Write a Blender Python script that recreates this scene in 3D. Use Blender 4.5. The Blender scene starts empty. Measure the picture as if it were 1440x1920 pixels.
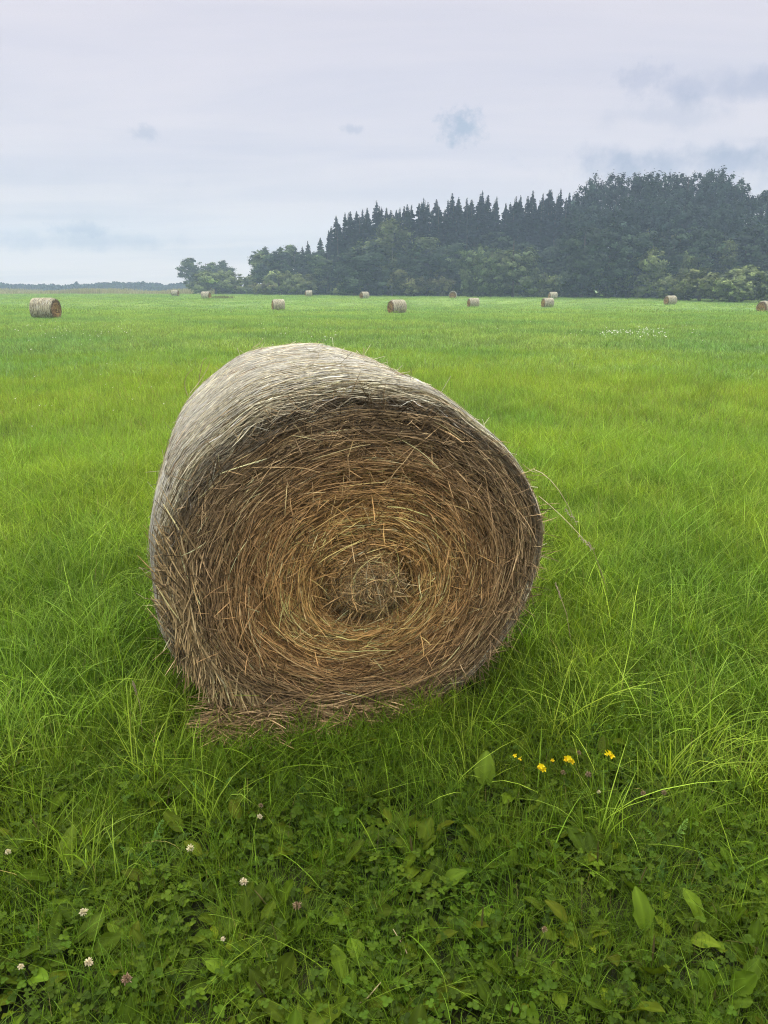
import bpy, math, random
import numpy as np
R = math.radians
C = bpy.context.scene.collection
rng = np.random.default_rng(7)
random.seed(7)
W0, H0, F = 1440.0, 1920.0, 1442.0
CAM_Z, PITCH = 1.5, R(16.2)
cp, sp = math.cos(PITCH), math.sin(PITCH)

# ------------------------------------------------------------------ camera
cam = bpy.data.cameras.new("camera")
cam.sensor_fit = 'VERTICAL'
cam.sensor_height = 24.0
cam.lens = 12.0 / (960.0 / F)
cam.clip_start, cam.clip_end = 0.05, 5000
camo = bpy.data.objects.new("camera", cam)
C.objects.link(camo)
camo.location = (0, 0, CAM_Z)
camo.rotation_euler = (math.pi / 2 - PITCH, 0, 0)
bpy.context.scene.camera = camo

def ray(px, py):
    a, b = (px - 720) / F, -(py - 960) / F
    return np.array([a, cp + b * sp, -sp + b * cp])
def at(px, py, d):
    r = ray(px, py); t = d / r[1]
    return np.array([0, 0, CAM_Z]) + r * t
def on_z(px, py, z):
    r = ray(px, py); t = (z - CAM_Z) / r[2]
    return np.array([0, 0, CAM_Z]) + r * t

# ------------------------------------------------------------------ terrain (control points read off the bale bottoms)
CT = []
def ct(px, py, d, z=None):
    p = at(px, py, d); CT.append((p[0], p[1], p[2] if z is None else z))
BALES = [  # px centre, py bottom, distance, yaw relative to the view, label
 (88, 599, 46, 62, "largest of the distant bales, pale, lying sideways in the left part of the field"),
 (744, 589, 69, -62, "second largest distant bale, behind the big one, its dark end showing to the left"),
 (522, 583, 87, -80, "short pale bale lying broadside by itself in front of the willow bushes"),
 (887, 577, 104, -70, "pale bale lying broadside to the left of two bales that stand near each other"),
 (1026, 577, 104, -64, "nearer bale of the close pair in front of the tall alder hedge"),
 (1036, 561, 138, -68, "farther bale of the close pair, half hidden by the nearer one"),
 (1256, 571, 108, -56, "pale bale with its round end turned left, below the long low bushes on the right"),
 (1434, 588, 79, -38, "bale cut by the right border of the picture, showing its round brown end"),
 (387, 561, 128, 66, "far bale beside a clump of weeds at the foot of the leftmost bushes"),
 (329, 555, 160, 68, "faint small bale at the edge of the dry grass, left of all bushes"),
 (579, 556, 162, -84, "tiny pale bale close under the yellowish round willow bush"),
 (683, 561, 138, -58, "small bale with a dark left end standing at the foot of the dark wood"),
 (849, 558, 140, -4, "small brown bale seen end-on as a disc at the foot of the wood"),
]
for b in BALES: ct(b[0], b[1], b[2])
for x in range(-30, 31, 6):
    for y in (2, 8, 16, 26): CT.append((x * y / 20, y, 0.0))
for px, z in ((-100, .0), (200, 0), (480, 0), (700, .0), (950, .0), (1150, -.1), (1350, -.5), (1600, -.9)):
    ct(px, 545, 200, z); ct(px, 545, 260, z * .6); ct(px, 545, 480, z * .3); ct(px, 545, 900, 0)
for y in (-30, -5):
    for x in (-40, 0, 40): CT.append((x, y, 0))
CT = np.array(CT)
def gz(x, y):
    x = np.atleast_1d(np.asarray(x, float)); y = np.atleast_1d(np.asarray(y, float))
    out = np.empty(len(x))
    for i in range(0, len(x), 20000):
        xs, ys = x[i:i+20000, None], y[i:i+20000, None]
        s2 = (0.10 * np.hypot(xs, ys) + 2.0) ** 2
        w = 1.0 / ((xs - CT[None, :, 0]) ** 2 + (ys - CT[None, :, 1]) ** 2 + s2) ** 2
        out[i:i+20000] = (w * CT[None, :, 2]).sum(1) / w.sum(1)
    return out
def gz1(x, y): return float(gz([x], [y])[0])

# ------------------------------------------------------------------ mesh helpers
def make_mesh(name, V, Q, col=None, mats=None, smooth=True, uv=None):
    me = bpy.data.meshes.new(name)
    V = np.asarray(V, np.float32); Q = np.asarray(Q, np.int32)
    me.vertices.add(len(V)); me.vertices.foreach_set("co", V.ravel())
    k = Q.shape[1]
    me.loops.add(Q.size); me.loops.foreach_set("vertex_index", Q.ravel())
    me.polygons.add(len(Q)); me.polygons.foreach_set("loop_start", np.arange(0, Q.size, k, dtype=np.int32))
    me.update(calc_edges=True)
    me.polygons.foreach_set("use_smooth", np.full(len(Q), smooth))
    if col is not None:
        a = me.attributes.new("col", 'FLOAT_COLOR', 'POINT')
        c = np.ones((len(V), 4), np.float32); c[:, :3] = col
        a.data.foreach_set("color", c.ravel())
    if uv is not None:
        a = me.attributes.new("st", 'FLOAT2', 'POINT')
        a.data.foreach_set("vector", np.asarray(uv, np.float32).ravel())
    for m in (mats or []): me.materials.append(m)
    return me

class MB:
    """collects pieces of one mesh"""
    def __init__(s): s.v, s.q, s.c, s.n, s.u = [], [], [], 0, []
    def add(s, V, Q, col=(1, 1, 1), uv=None):
        V = np.asarray(V, float).reshape(-1, 3)
        s.v.append(V); s.q.append(np.asarray(Q, int) + s.n)
        c = np.asarray(col, float); s.c.append(np.broadcast_to(c, (len(V), 3)).copy())
        s.u.append(np.zeros((len(V), 2)) if uv is None else np.asarray(uv, float).reshape(-1, 2)); s.n += len(V)
    def ribbons(s, P, Wd, side, col):
        """P (N,S,3), Wd (N,S), side (N,S,3), col (N,3) or (N,S,3)"""
        N, S, _ = P.shape
        A = P - side * Wd[..., None] / 2; B = P + side * Wd[..., None] / 2
        V = np.stack([A, B], 2).reshape(-1, 3)
        base = (np.arange(N) * S * 2)[:, None] + (np.arange(S - 1) * 2)[None]
        Q = np.stack([base, base + 1, base + 3, base + 2], -1).reshape(-1, 4)
        if col.ndim == 2: col = np.repeat(col[:, None], S, 1)
        c = np.repeat(col[:, :, None], 2, 2).reshape(-1, 3)
        u = np.zeros((N, S, 2, 2)); u[..., 0] = np.array([0, 1.])[None, None]; u[..., 1] = np.linspace(0, 1, S)[None, :, None]
        s.add(V, Q, c, u)
    def tubes(s, P, rad, col, sides=3):
        N, S, _ = P.shape
        T = np.gradient(P, axis=1); T /= np.linalg.norm(T, axis=2, keepdims=True) + 1e-9
        up = np.where(np.abs(T[..., 2:3]) > .9, np.array([1., 0, 0]), np.array([0, 0, 1.]))
        a = np.cross(T, up); a /= np.linalg.norm(a, axis=2, keepdims=True) + 1e-9
        b = np.cross(T, a)
        ang = np.arange(sides) * 2 * math.pi / sides
        V = P[:, :, None] + rad[..., None, None] * (a[:, :, None] * np.cos(ang)[None, None, :, None] + b[:, :, None] * np.sin(ang)[None, None, :, None])
        base = (np.arange(N) * S * sides)[:, None, None] + (np.arange(S - 1) * sides)[None, :, None]
        i = np.arange(sides)[None, None]; j = (i + 1) % sides
        Q = np.stack([base + i, base + j, base + sides + j, base + sides + i], -1).reshape(-1, 4)
        if col.ndim == 2: col = np.repeat(col[:, None], S, 1)
        s.add(V.reshape(-1, 3), Q, np.repeat(col[:, :, None], sides, 2).reshape(-1, 3))
    def quads(s, cen, a, b, col):
        V = np.stack([cen - a - b, cen + a - b, cen + a + b, cen - a + b], 1).reshape(-1, 3)
        Q = np.arange(len(cen) * 4).reshape(-1, 4)
        s.add(V, Q, np.repeat(col, 4, 0))
    def mesh(s, name, mats, smooth=True, uv=False):
        return make_mesh(name, np.concatenate(s.v), np.concatenate(s.q), np.concatenate(s.c), mats, smooth, np.concatenate(s.u) if uv else None)

def link(name, me, parent=None):
    o = bpy.data.objects.new(name, me); C.objects.link(o)
    if parent: o.parent = parent
    return o
def tag(o, label=None, cat=None, group=None, kind=None):
    for k, v in (('label', label), ('category', cat), ('group', group), ('kind', kind)):
        if v: o[k] = v
    return o
def empty(name, loc, rz=0.0):
    o = bpy.data.objects.new(name, None); C.objects.link(o)
    o.location = loc; o.rotation_euler = (0, 0, rz); o.empty_display_size = .1
    return o
def copy_tree(o, parent=None):
    c = o.copy(); C.objects.link(c)
    if parent is not None: c.parent = parent
    for ch in o.children: copy_tree(ch, c)
    return c
def unit(v): return v / (np.linalg.norm(v, axis=-1, keepdims=True) + 1e-9)
def rand_dir(n): return unit(rng.normal(size=(n, 3)))

# ------------------------------------------------------------------ materials
def nt(name):
    m = bpy.data.materials.new(name); m.use_nodes = True
    t = m.node_tree; t.nodes.clear()
    return m, t
def N(t, typ, **kw):
    n = t.nodes.new(typ)
    for k, v in kw.items():
        if k in n.inputs: n.inputs[k].default_value = v
        else: setattr(n, k, v)
    return n
def math_node(t, op, a, b=None, clamp=False):
    n = t.nodes.new('ShaderNodeMath'); n.operation = op; n.use_clamp = clamp
    for i, x in enumerate((a, b)):
        if x is None: continue
        if isinstance(x, (int, float)): n.inputs[i].default_value = x
        else: t.links.new(x, n.inputs[i])
    return n.outputs[0]
def mapr(t, x, a, b, c=0., d=1., smooth=False):
    n = t.nodes.new('ShaderNodeMapRange'); n.clamp = True
    if smooth: n.interpolation_type = 'SMOOTHSTEP'
    t.links.new(x, n.inputs[0])
    for i, v in enumerate((a, b, c, d)): n.inputs[1 + i].default_value = v
    return n.outputs[0]
def mixc(t, fac, a, b, mode='MIX'):
    n = t.nodes.new('ShaderNodeMix'); n.data_type = 'RGBA'; n.blend_type = mode
    if isinstance(fac, (int, float)): n.inputs[0].default_value = fac
    else: t.links.new(fac, n.inputs[0])
    for i, x in ((6, a), (7, b)):
        if isinstance(x, tuple): n.inputs[i].default_value = (*x[:3], 1)
        else: t.links.new(x, n.inputs[i])
    return n.outputs[2]

def leaf_mat(name, tint=(1, 1, 1), var=.28, patch=None, trans=.35, rough=.55, patch_scale=.12, spec=.3):
    """colour attribute x per-instance brightness x broad patches of growth in the field"""
    m, t = nt(name)
    out = N(t, 'ShaderNodeOutputMaterial')
    at_ = N(t, 'ShaderNodeAttribute', attribute_name='col')
    oi = N(t, 'ShaderNodeObjectInfo')
    v = mapr(t, oi.outputs['Random'], 0, 1, 1 - var, 1 + var)
    hsv = N(t, 'ShaderNodeHueSaturation')
    t.links.new(mapr(t, math_node(t, 'FRACT', math_node(t, 'MULTIPLY', oi.outputs['Random'], 17.3)), 0, 1, .488, .512), hsv.inputs['Hue'])
    t.links.new(v, hsv.inputs['Value'])
    t.links.new(mixc(t, 1.0, at_.outputs['Color'], tint, 'MULTIPLY'), hsv.inputs['Color'])
    col = hsv.outputs[0]
    if patch:
        g = N(t, 'ShaderNodeNewGeometry')
        n1 = N(t, 'ShaderNodeTexNoise', **{'Scale': patch_scale, 'Detail': 5.0, 'Roughness': .62})
        t.links.new(g.outputs['Position'], n1.inputs['Vector'])
        col = mixc(t, mapr(t, n1.outputs['Fac'], .38, .66, smooth=True), col, mixc(t, 1.0, col, patch, 'MULTIPLY'))
    p = N(t, 'ShaderNodeBsdfPrincipled', **{'Roughness': rough, 'Specular IOR Level': spec})
    tr = N(t, 'ShaderNodeBsdfTranslucent')
    t.links.new(col, p.inputs['Base Color'])
    t.links.new(mixc(t, 1.0, col, (1.15, 1.25, .7), 'MULTIPLY'), tr.inputs['Color'])
    mx = N(t, 'ShaderNodeMixShader'); mx.inputs[0].default_value = trans
    t.links.new(p.outputs[0], mx.inputs[1]); t.links.new(tr.outputs[0], mx.inputs[2])
    t.links.new(mx.outputs[0], out.inputs[0])
    return m

def straw_mat(name, rough=.7, spec=.18, tint=(1, 1, 1)):
    m, t = nt(name)
    out = N(t, 'ShaderNodeOutputMaterial')
    a = N(t, 'ShaderNodeAttribute', attribute_name='col')
    tc = N(t, 'ShaderNodeTexCoord')
    n1 = N(t, 'ShaderNodeTexNoise', **{'Scale': 60.0, 'Detail': 3.0})
    t.links.new(tc.outputs['Object'], n1.inputs['Vector'])
    k = mapr(t, n1.outputs['Fac'], .3, .7, .72, 1.2)
    hsv = N(t, 'ShaderNodeHueSaturation'); t.links.new(k, hsv.inputs['Value'])
    t.links.new(mixc(t, 1.0, a.outputs['Color'], tint, 'MULTIPLY'), hsv.inputs['Color'])
    p = N(t, 'ShaderNodeBsdfPrincipled', **{'Roughness': rough, 'Specular IOR Level': spec})
    t.links.new(hsv.outputs[0], p.inputs['Base Color'])
    t.links.new(p.outputs[0], out.inputs[0])
    return m

def bark_mat(name, c1, c2, scale=8):
    m, t = nt(name)
    out = N(t, 'ShaderNodeOutputMaterial')
    tc = N(t, 'ShaderNodeTexCoord')
    mp = N(t, 'ShaderNodeMapping'); mp.inputs['Scale'].default_value = (1, 1, .25)
    t.links.new(tc.outputs['Object'], mp.inputs[0])
    n1 = N(t, 'ShaderNodeTexNoise', **{'Scale': float(scale), 'Detail': 5.0})
    t.links.new(mp.outputs[0], n1.inputs['Vector'])
    p = N(t, 'ShaderNodeBsdfPrincipled', **{'Roughness': .9})
    t.links.new(mixc(t, mapr(t, n1.outputs['Fac'], .35, .65), c1, c2), p.inputs['Base Color'])
    t.links.new(p.outputs[0], out.inputs[0])
    return m

def ground_mat():
    m, t = nt("field_soil_and_thatch")
    out = N(t, 'ShaderNodeOutputMaterial')
    g = N(t, 'ShaderNodeNewGeometry')
    n1 = N(t, 'ShaderNodeTexNoise', **{'Scale': 9.0, 'Detail': 8.0, 'Roughness': .7})
    n2 = N(t, 'ShaderNodeTexNoise', **{'Scale': .08, 'Detail': 5.0, 'Roughness': .6})
    n3 = N(t, 'ShaderNodeTexNoise', **{'Scale': .9, 'Detail': 8.0, 'Roughness': .75})
    for n in (n1, n2, n3): t.links.new(g.outputs['Position'], n.inputs['Vector'])
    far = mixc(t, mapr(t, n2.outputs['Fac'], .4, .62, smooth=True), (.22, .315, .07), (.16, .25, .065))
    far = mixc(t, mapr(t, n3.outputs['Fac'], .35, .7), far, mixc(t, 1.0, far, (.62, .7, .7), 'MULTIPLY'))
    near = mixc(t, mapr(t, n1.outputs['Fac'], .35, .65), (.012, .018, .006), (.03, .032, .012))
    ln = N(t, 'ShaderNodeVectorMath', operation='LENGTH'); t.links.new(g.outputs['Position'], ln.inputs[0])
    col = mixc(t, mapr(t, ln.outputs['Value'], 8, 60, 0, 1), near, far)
    p = N(t, 'ShaderNodeBsdfPrincipled', **{'Roughness': 1.0, 'Specular IOR Level': .1})
    t.links.new(col, p.inputs['Base Color']); t.links.new(p.outputs[0], out.inputs[0])
    return m

M_GROUND = ground_mat()
M_STRAW = straw_mat("straw")
M_NET = straw_mat("net_thread", .5, .4)
M_GRASS = leaf_mat("grass_blades", patch=(.62, .80, .97), patch_scale=.16)
M_GRASSN = leaf_mat("near_grass_blades", patch=(.70, .84, .95), patch_scale=.9, trans=.38, spec=.14)
M_FAR = leaf_mat("far_grass_blades", patch=(.66, .82, 1.05), patch_scale=.09)
M_LEAF = leaf_mat("broad_leaves", var=.3, trans=.3, rough=.6, spec=.10)
M_TREE = leaf_mat("tree_leaves", var=.2, trans=.12, rough=.8, spec=.05)
M_DRY = leaf_mat("dry_grass", var=.2, trans=.2)
M_PETAL = leaf_mat("petals", var=.08, trans=.3)
M_BARK = bark_mat("bark", (.05, .04, .03), (.11, .09, .07))
M_BIRCH = bark_mat("birch_bark", (.40, .39, .36), (.16, .15, .13), 3)

# ------------------------------------------------------------------ ground
def build_ground():
    rs = np.concatenate([[0.02], np.geomspace(.5, 60, 40), np.linspace(64, 300, 60), np.geomspace(310, 1800, 14)])
    na = 240
    th = np.linspace(0, 2 * math.pi, na, endpoint=False)
    rr, tt = np.meshgrid(rs, th, indexing='ij')
    x, y = (rr * np.sin(tt)).ravel(), (rr * np.cos(tt)).ravel()
    z = gz(x, y) + .012 * np.sin(x * 2.1 + np.sin(y)) * np.clip(1 - np.hypot(x, y) / 30, 0, 1)
    nr = len(rs)
    i, j = np.meshgrid(np.arange(nr - 1), np.arange(na), indexing='ij')
    Q = np.stack([i * na + j, i * na + (j + 1) % na, (i + 1) * na + (j + 1) % na, (i + 1) * na + j], -1).reshape(-1, 4)[:, ::-1]
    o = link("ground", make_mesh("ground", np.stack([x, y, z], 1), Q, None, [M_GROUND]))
    tag(o, kind='structure')
build_ground()

# ------------------------------------------------------------------ the big bale
PSI = R(12.5)                       # the axis runs away from the viewer and a little to the left
BX, BY = -0.075, 2.43              # middle of the front end on the ground
RX, RZ, ZC, LEN = .663, .642, .612, 1.27

def bale_R(th, hi=True):
    """outline radius: slumped oval, flattened underneath"""
    x, z = RX * np.cos(th), RZ * np.sin(th)
    r = np.hypot(x, z)
    lim = np.where(np.sin(th) < -1e-3, (ZC - .0) / np.maximum(-np.sin(th), 1e-3), 9)
    r = np.minimum(r, lim)
    if hi:
        r = r + .006 * np.sin(3 * th + 1) + .004 * np.sin(7 * th + .4) + .003 * np.sin(13 * th)
        a = np.angle(np.exp(1j * (th - R(142)))); r = r + .030 * np.exp(-(a / R(30)) ** 2)
        a = np.angle(np.exp(1j * (th - R(50)))); r = r - .034 * np.exp(-(a / R(27)) ** 2)
        a = np.angle(np.exp(1j * (th - R(203)))); r = r + .045 * np.exp(-(a / R(24)) ** 2)
        a = np.angle(np.exp(1j * (th - R(322)))); r = r - .012 * np.exp(-(a / R(22)) ** 2)
    return r
def rim_drop(th):
    """how far the front edge is rounded off, most at the upper left"""
    a = np.angle(np.exp(1j * (th - R(118)))); return .065 + .145 * np.exp(-(a / R(54)) ** 2)
def shoulder(w, th):
    D = rim_drop(th); ws = .12 + 1.0 * D
    a = np.clip(1 - w / ws, 0, 1); b = np.clip(1 - (LEN - w) / .14, 0, 1)
    return 1 - D * (1 - np.sqrt(np.maximum(1 - a ** 2, 0))) - .03 * (1 - np.sqrt(np.maximum(1 - b ** 2, 0)))
def barrel(th, w, off=0., hi=True):
    r = bale_R(th, hi) * shoulder(w, th) * (1 + .006 * np.sin(w * 5 + th * 2) * hi) + off
    z = ZC + r * np.sin(th)
    return np.stack([r * np.cos(th), w, np.maximum(z, .004)], -1)
def face_depth(r, th):
    low = .5 - .5 * np.sin(th)
    d = .045 * np.clip((r - .72) / .3, 0, 1.2) ** 2 - .01
    d = d + np.exp(-((r - .235) / .065) ** 2) * (.004 + .090 * low) + .012 * np.exp(-((r - .5) / .14) ** 2)
    d = d - .03 * np.exp(-(r / .14) ** 2)
    return d + .008 * np.sin(r * 40 + th) * (r < .9)
def face(r, th, off=0., hi=True):
    rr = r * bale_R(th, hi) * (1.0 - rim_drop(th)); ec = np.clip(1 - r, 0, 1) ** 1.5    # the heart sits low and to the right
    z = ZC + rr * np.sin(th) - .095 * ec
    return np.stack([rr * np.cos(th) + .03 * ec, face_depth(r, th) - off, np.maximum(z, .004)], -1)

def straw_cols(n, a, b, spread=.22, dark=.12):
    k = rng.random((n, 1)); c = np.array(a) * (1 - k) + np.array(b) * k
    c = c * np.exp(rng.normal(0, spread, (n, 1)))
    d = rng.random((n, 1)) < dark
    return np.clip(np.where(d, c * .35, c), 0, .85)

PALE_A, PALE_B = (.45, .40, .27), (.76, .70, .52)

def build_bale(hi):
    """returns the meshes: covered barrel, front end, back end, net, stray stalks"""
    out = {}
    nb, nf = (86000, 78000) if hi else (2600, 1500)
    wk = .64 if hi else 2.6
    # ---- barrel: an inner skin and the straw wound round it
    mb = MB()
    nt_, nw = 128, 24
    th, w = np.meshgrid(np.linspace(0, 2 * math.pi, nt_, endpoint=False), np.linspace(0.0, LEN, nw), indexing='ij')
    V = barrel(th.ravel(), w.ravel(), -.012, hi)
    i, j = np.meshgrid(np.arange(nt_), np.arange(nw - 1), indexing='ij'); i2 = (i + 1) % nt_
    mb.add(V, np.stack([i * nw + j, i2 * nw + j, i2 * nw + j + 1, i * nw + j + 1], -1).reshape(-1, 4), np.tile([.10, .08, .055], (len(V), 1)))
    n = nb; S = 7
    t0 = rng.uniform(R(-62), R(242), n); w0 = rng.uniform(.0, LEN, n)
    ln = rng.uniform(.10, .42, n); tt = np.linspace(-.5, .5, S)
    th = t0[:, None] + (ln / .64)[:, None] * tt
    dw = rng.normal(0, .022, n) + rng.normal(0, .14, n) * (rng.random(n) < .06)
    ww = np.clip(w0[:, None] + (dw * ln / .2)[:, None] * tt + .006 * np.sin(tt * 7 + w0[:, None] * 90), .0, LEN)
    off = rng.uniform(-.008, .008, n)[:, None] + .005 * rng.normal(size=(n, 1)) * tt * 2
    P = barrel(th, ww, off, hi)
    roll = rng.normal(0, .45, (n, 1, 1))
    nrm = np.stack([np.cos(th), 0 * th, np.sin(th)], -1); ax = np.broadcast_to(np.array([0, 1., 0]), P.shape)
    side = unit(ax * np.cos(roll) + nrm * np.sin(roll))
    wd = (rng.uniform(.0022, .0052, n) * wk)[:, None] * np.array([.5, .9, 1, 1, 1, .9, .4])
    col = straw_cols(n, PALE_A, PALE_B, .34, .22 if hi else .03)  # dark straws mixed in as the shaded gaps of the winding
    br = rng.random(n) < (.13 if hi else .05); col[br] = straw_cols(br.sum(), (.30, .20, .11), (.38, .29, .18), .2, 0)
    rim = np.clip(1.3 * (1 - w0 / (.008 + .022 * rng.random(n))), 0, 1)[:, None]          # unwrapped straw of the front rim is browner
    col = col * (1 - rim) + rim * straw_cols(n, (.22, .165, .105), (.34, .27, .18), .25, .2)
    mb.ribbons(P, wd, side, col)
    out['straw_roll'] = mb.mesh("straw_roll", [M_STRAW])
    # ---- ends
    for end in ('front', 'back'):
        mb = MB()
        nr = 26
        rg, tg = np.meshgrid(np.linspace(.0, 1.03, nr), np.linspace(0, 2 * math.pi, nt_, endpoint=False), indexing='ij')
        V = face(rg.ravel(), tg.ravel(), -.014, hi)
        i, j = np.meshgrid(np.arange(nr - 1), np.arange(nt_), indexing='ij'); j2 = (j + 1) % nt_
        mb.add(V, np.stack([i * nt_ + j, i * nt_ + j2, (i + 1) * nt_ + j2, (i + 1) * nt_ + j], -1).reshape(-1, 4), np.tile([.05, .034, .02], (len(V), 1)))  # skin coloured dark to deepen the shade between straws
        n = nf if end == 'front' else max(nf // 6, 1200)
        r0 = np.sqrt(rng.uniform(.0, 1.04, n)) ; t0 = rng.uniform(0, 2 * math.pi, n)
        ln = rng.uniform(.07, .40, n) * (.5 + .5 * r0)
        S = 6; tt = np.linspace(-.5, .5, S)
        rad = np.maximum(r0, .10) * .62
        th = t0[:, None] + (np.minimum(ln / rad, 1.7))[:, None] * tt
        chord = rng.uniform(0.0, .7, n)[:, None]        # 0 follows the ring, 1 is a straight stalk
        half = (np.minimum(ln / rad, 1.7) / 2)[:, None]
        rs = r0[:, None] * ((1 - chord) + chord * np.cos(half) / np.cos(th - t0[:, None]) * 1.0)
        rs = rs + (rng.normal(0, .05, n) + .16 * rng.normal(size=n) * (rng.random(n) < .2))[:, None] * tt
        rs = np.clip(rs + (r0[:, None] * chord * (1 - np.cos(half)) * .5), .0, 1.07)
        off = rng.exponential(.007, n)[:, None] - .004 + rng.normal(0, .011, (n, 1)) * tt * 2
        P = face(rs, th, off, hi)
        q = np.zeros(n, bool)
        q = rng.random(n) < (.055 + .07 * (r0 > .86))     # stalks lying across the rings or poking out
        k = q.sum(); d = unit(np.stack([rng.normal(size=k), -.35 * np.abs(rng.normal(size=k)), rng.normal(size=k) - .25], -1))
        c0 = face(r0[q], t0[q], .006, hi); bend = unit(rng.normal(size=(k, 3))) * .02
        l2 = rng.uniform(.04, .15, k)
        P[q] = c0[:, None] + d[:, None] * (l2[:, None] * (tt + .3))[..., None] + bend[:, None] * (tt ** 2 * 2)[None, :, None]
        P[..., 2] = np.maximum(P[..., 2], .006)
        # colour by ring: dark weathered rim with shade painted in at its top, brown, a golden ring, grey-brown heart
        x = r0 + .03 * rng.normal(size=n) + .03 * np.sin(3 * t0)
        stops = np.array([0, .12, .2, .27, .40, .52, .62, .76, .88, 1.05])
        A = np.array([(.30,.22,.13),(.29,.21,.12),(.25,.172,.09),(.29,.188,.088),(.33,.215,.10),(.29,.19,.095),(.245,.16,.085),(.205,.145,.085),(.185,.14,.09),(.24,.19,.125)])
        col = np.stack([np.interp(x, stops, A[:, c]) for c in range(3)], -1)
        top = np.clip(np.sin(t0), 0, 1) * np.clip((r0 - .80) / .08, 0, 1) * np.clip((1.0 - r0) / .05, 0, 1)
        col = col * (1 - .50 * top[:, None])  # shade below the overhanging wrap, put into the straw colour
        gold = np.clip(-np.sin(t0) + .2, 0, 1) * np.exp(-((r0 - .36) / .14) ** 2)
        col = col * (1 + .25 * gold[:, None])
        k1 = rng.random((n, 1)); col = col * np.exp(rng.normal(0, .36, (n, 1))) * np.where(k1 < .28, .26, 1.06)  # the dark share stands for shaded gaps between straws
        lt = rng.random(n) < .07; col[lt] = straw_cols(lt.sum(), (.36, .27, .16), (.50, .41, .27), .18, 0)
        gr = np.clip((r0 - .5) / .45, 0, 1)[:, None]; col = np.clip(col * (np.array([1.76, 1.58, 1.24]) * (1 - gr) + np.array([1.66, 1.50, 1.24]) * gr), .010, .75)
        T = unit(np.gradient(P, axis=1)); nrm = np.broadcast_to(np.array([0, -1., 0]), P.shape)
        sd = unit(np.cross(T, nrm)); roll = rng.normal(0, .6, (n, 1, 1))
        side = unit(sd * np.cos(roll) + nrm * np.sin(roll))
        wd = (rng.uniform(.0018, .0046, n) * wk)[:, None] * np.array([.5, 1, 1, 1, .9, .4])
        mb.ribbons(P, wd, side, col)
        if hi and end == 'front':
            n = 1500; ph = rng.normal(R(-90), R(58), n); l2 = rng.uniform(.04, .115, n); tt = np.linspace(0, 1, 6)
            sx, sz = .03 + rng.normal(0, .04, n), ZC - .062 + rng.normal(0, .03, n)
            x = sx[:, None] + np.cos(ph)[:, None] * (l2[:, None] * tt); z = sz[:, None] + np.sin(ph)[:, None] * (l2[:, None] * tt) - .05 * tt ** 2
            y = -.055 + rng.uniform(-.012, .03, n)[:, None] + .085 * tt ** 2 + .02 * tt
            P = np.stack([x, y, z], -1); T = unit(np.gradient(P, axis=1)); side = unit(np.cross(T, unit(rand_dir(n)[:, None] * .6 + np.array([0, -1., 0]))))
            mb.ribbons(P, rng.uniform(.0012, .0028, n)[:, None] * np.array([.5, 1, 1, 1, .9, .4]), side, straw_cols(n, (.42, .30, .15), (.62, .47, .27), .34, .16))
            # thick bundles of combed straw hanging at the loose lower-left rim
            n = 1300; t0 = R(203) + rng.normal(0, R(16), n); r0 = rng.uniform(.9, 1.02, n)
            c0 = face(r0, t0, rng.uniform(0, .035, n), hi)
            d = unit(np.stack([.22 + .25 * rng.normal(size=n), -.25 * rng.random(n), np.full(n, -1.0)], -1))
            l2 = rng.uniform(.08, .28, n); tt = np.linspace(-.6, .4, 5)
            P = c0[:, None] + d[:, None] * (l2[:, None] * tt)[..., None]
            P[..., 0] += .03 * (tt ** 2)[None] * rng.normal(size=(n, 1)); P[..., 2] = np.maximum(P[..., 2], .02)
            side = unit(np.cross(unit(np.gradient(P, axis=1)), rand_dir(n)[:, None] * .5 + np.array([0, -1., 0])))
            mb.ribbons(P, rng.uniform(.002, .0052, n)[:, None] * np.array([.5, 1, 1, 1, .5]), side, straw_cols(n, (.27, .18, .08), (.50, .38, .20), .42, .28))
        me = mb.mesh("straw_end", [M_STRAW])
        if end == 'back':
            co = np.empty(len(me.vertices) * 3, np.float32); me.vertices.foreach_get("co", co); co = co.reshape(-1, 3)
            co[:, 1] = LEN - co[:, 1]; me.vertices.foreach_set("co", co.ravel()); me.update()
        out['end_' + end] = me
    # ---- net threads round the barrel
    mb = MB()
    nl = 84 if hi else 16
    S = 150 if hi else 48
    th = np.linspace(0, 2 * math.pi, S)[None] + np.zeros((nl, 1))
    w0 = np.linspace(.075, LEN - .06, nl)[:, None] + rng.normal(0, .003, (nl, 1))
    zig = (np.abs(((th * 22 + rng.random((nl, 1)) * .6) % 2) - 1) - .5) * .008 + .006 * np.sin(th * 3 + w0 * 8)
    P = barrel(th, w0 + zig, .0105, hi)
    mb.tubes(P, np.full((nl, S), .0012 * (1 if hi else 3)), np.tile([.62, .60, .54], (nl, 1)) * rng.uniform(.75, 1.05, (nl, 1)))
    out['net_wrap'] = mb.mesh("net_wrap", [M_NET])
    return out

def place_bale(meshes, loc, rz, label, scale=1.0):
    e = empty("round_bale", loc, rz); e.scale = (scale,) * 3
    tag(e, label, "hay bale", "round bales lying in the mown field")
    link("straw_roll", meshes['straw_roll'], e)
    link("straw_end", meshes['end_front'], e); link("straw_end", meshes['end_back'], e)
    link("net_wrap", meshes['net_wrap'], e)
    return e

big = build_bale(True)
bale = place_bale(big, (BX, BY, 0.0), PSI, "big round straw bale filling the middle of the picture, brown coiled end facing the viewer")
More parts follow.
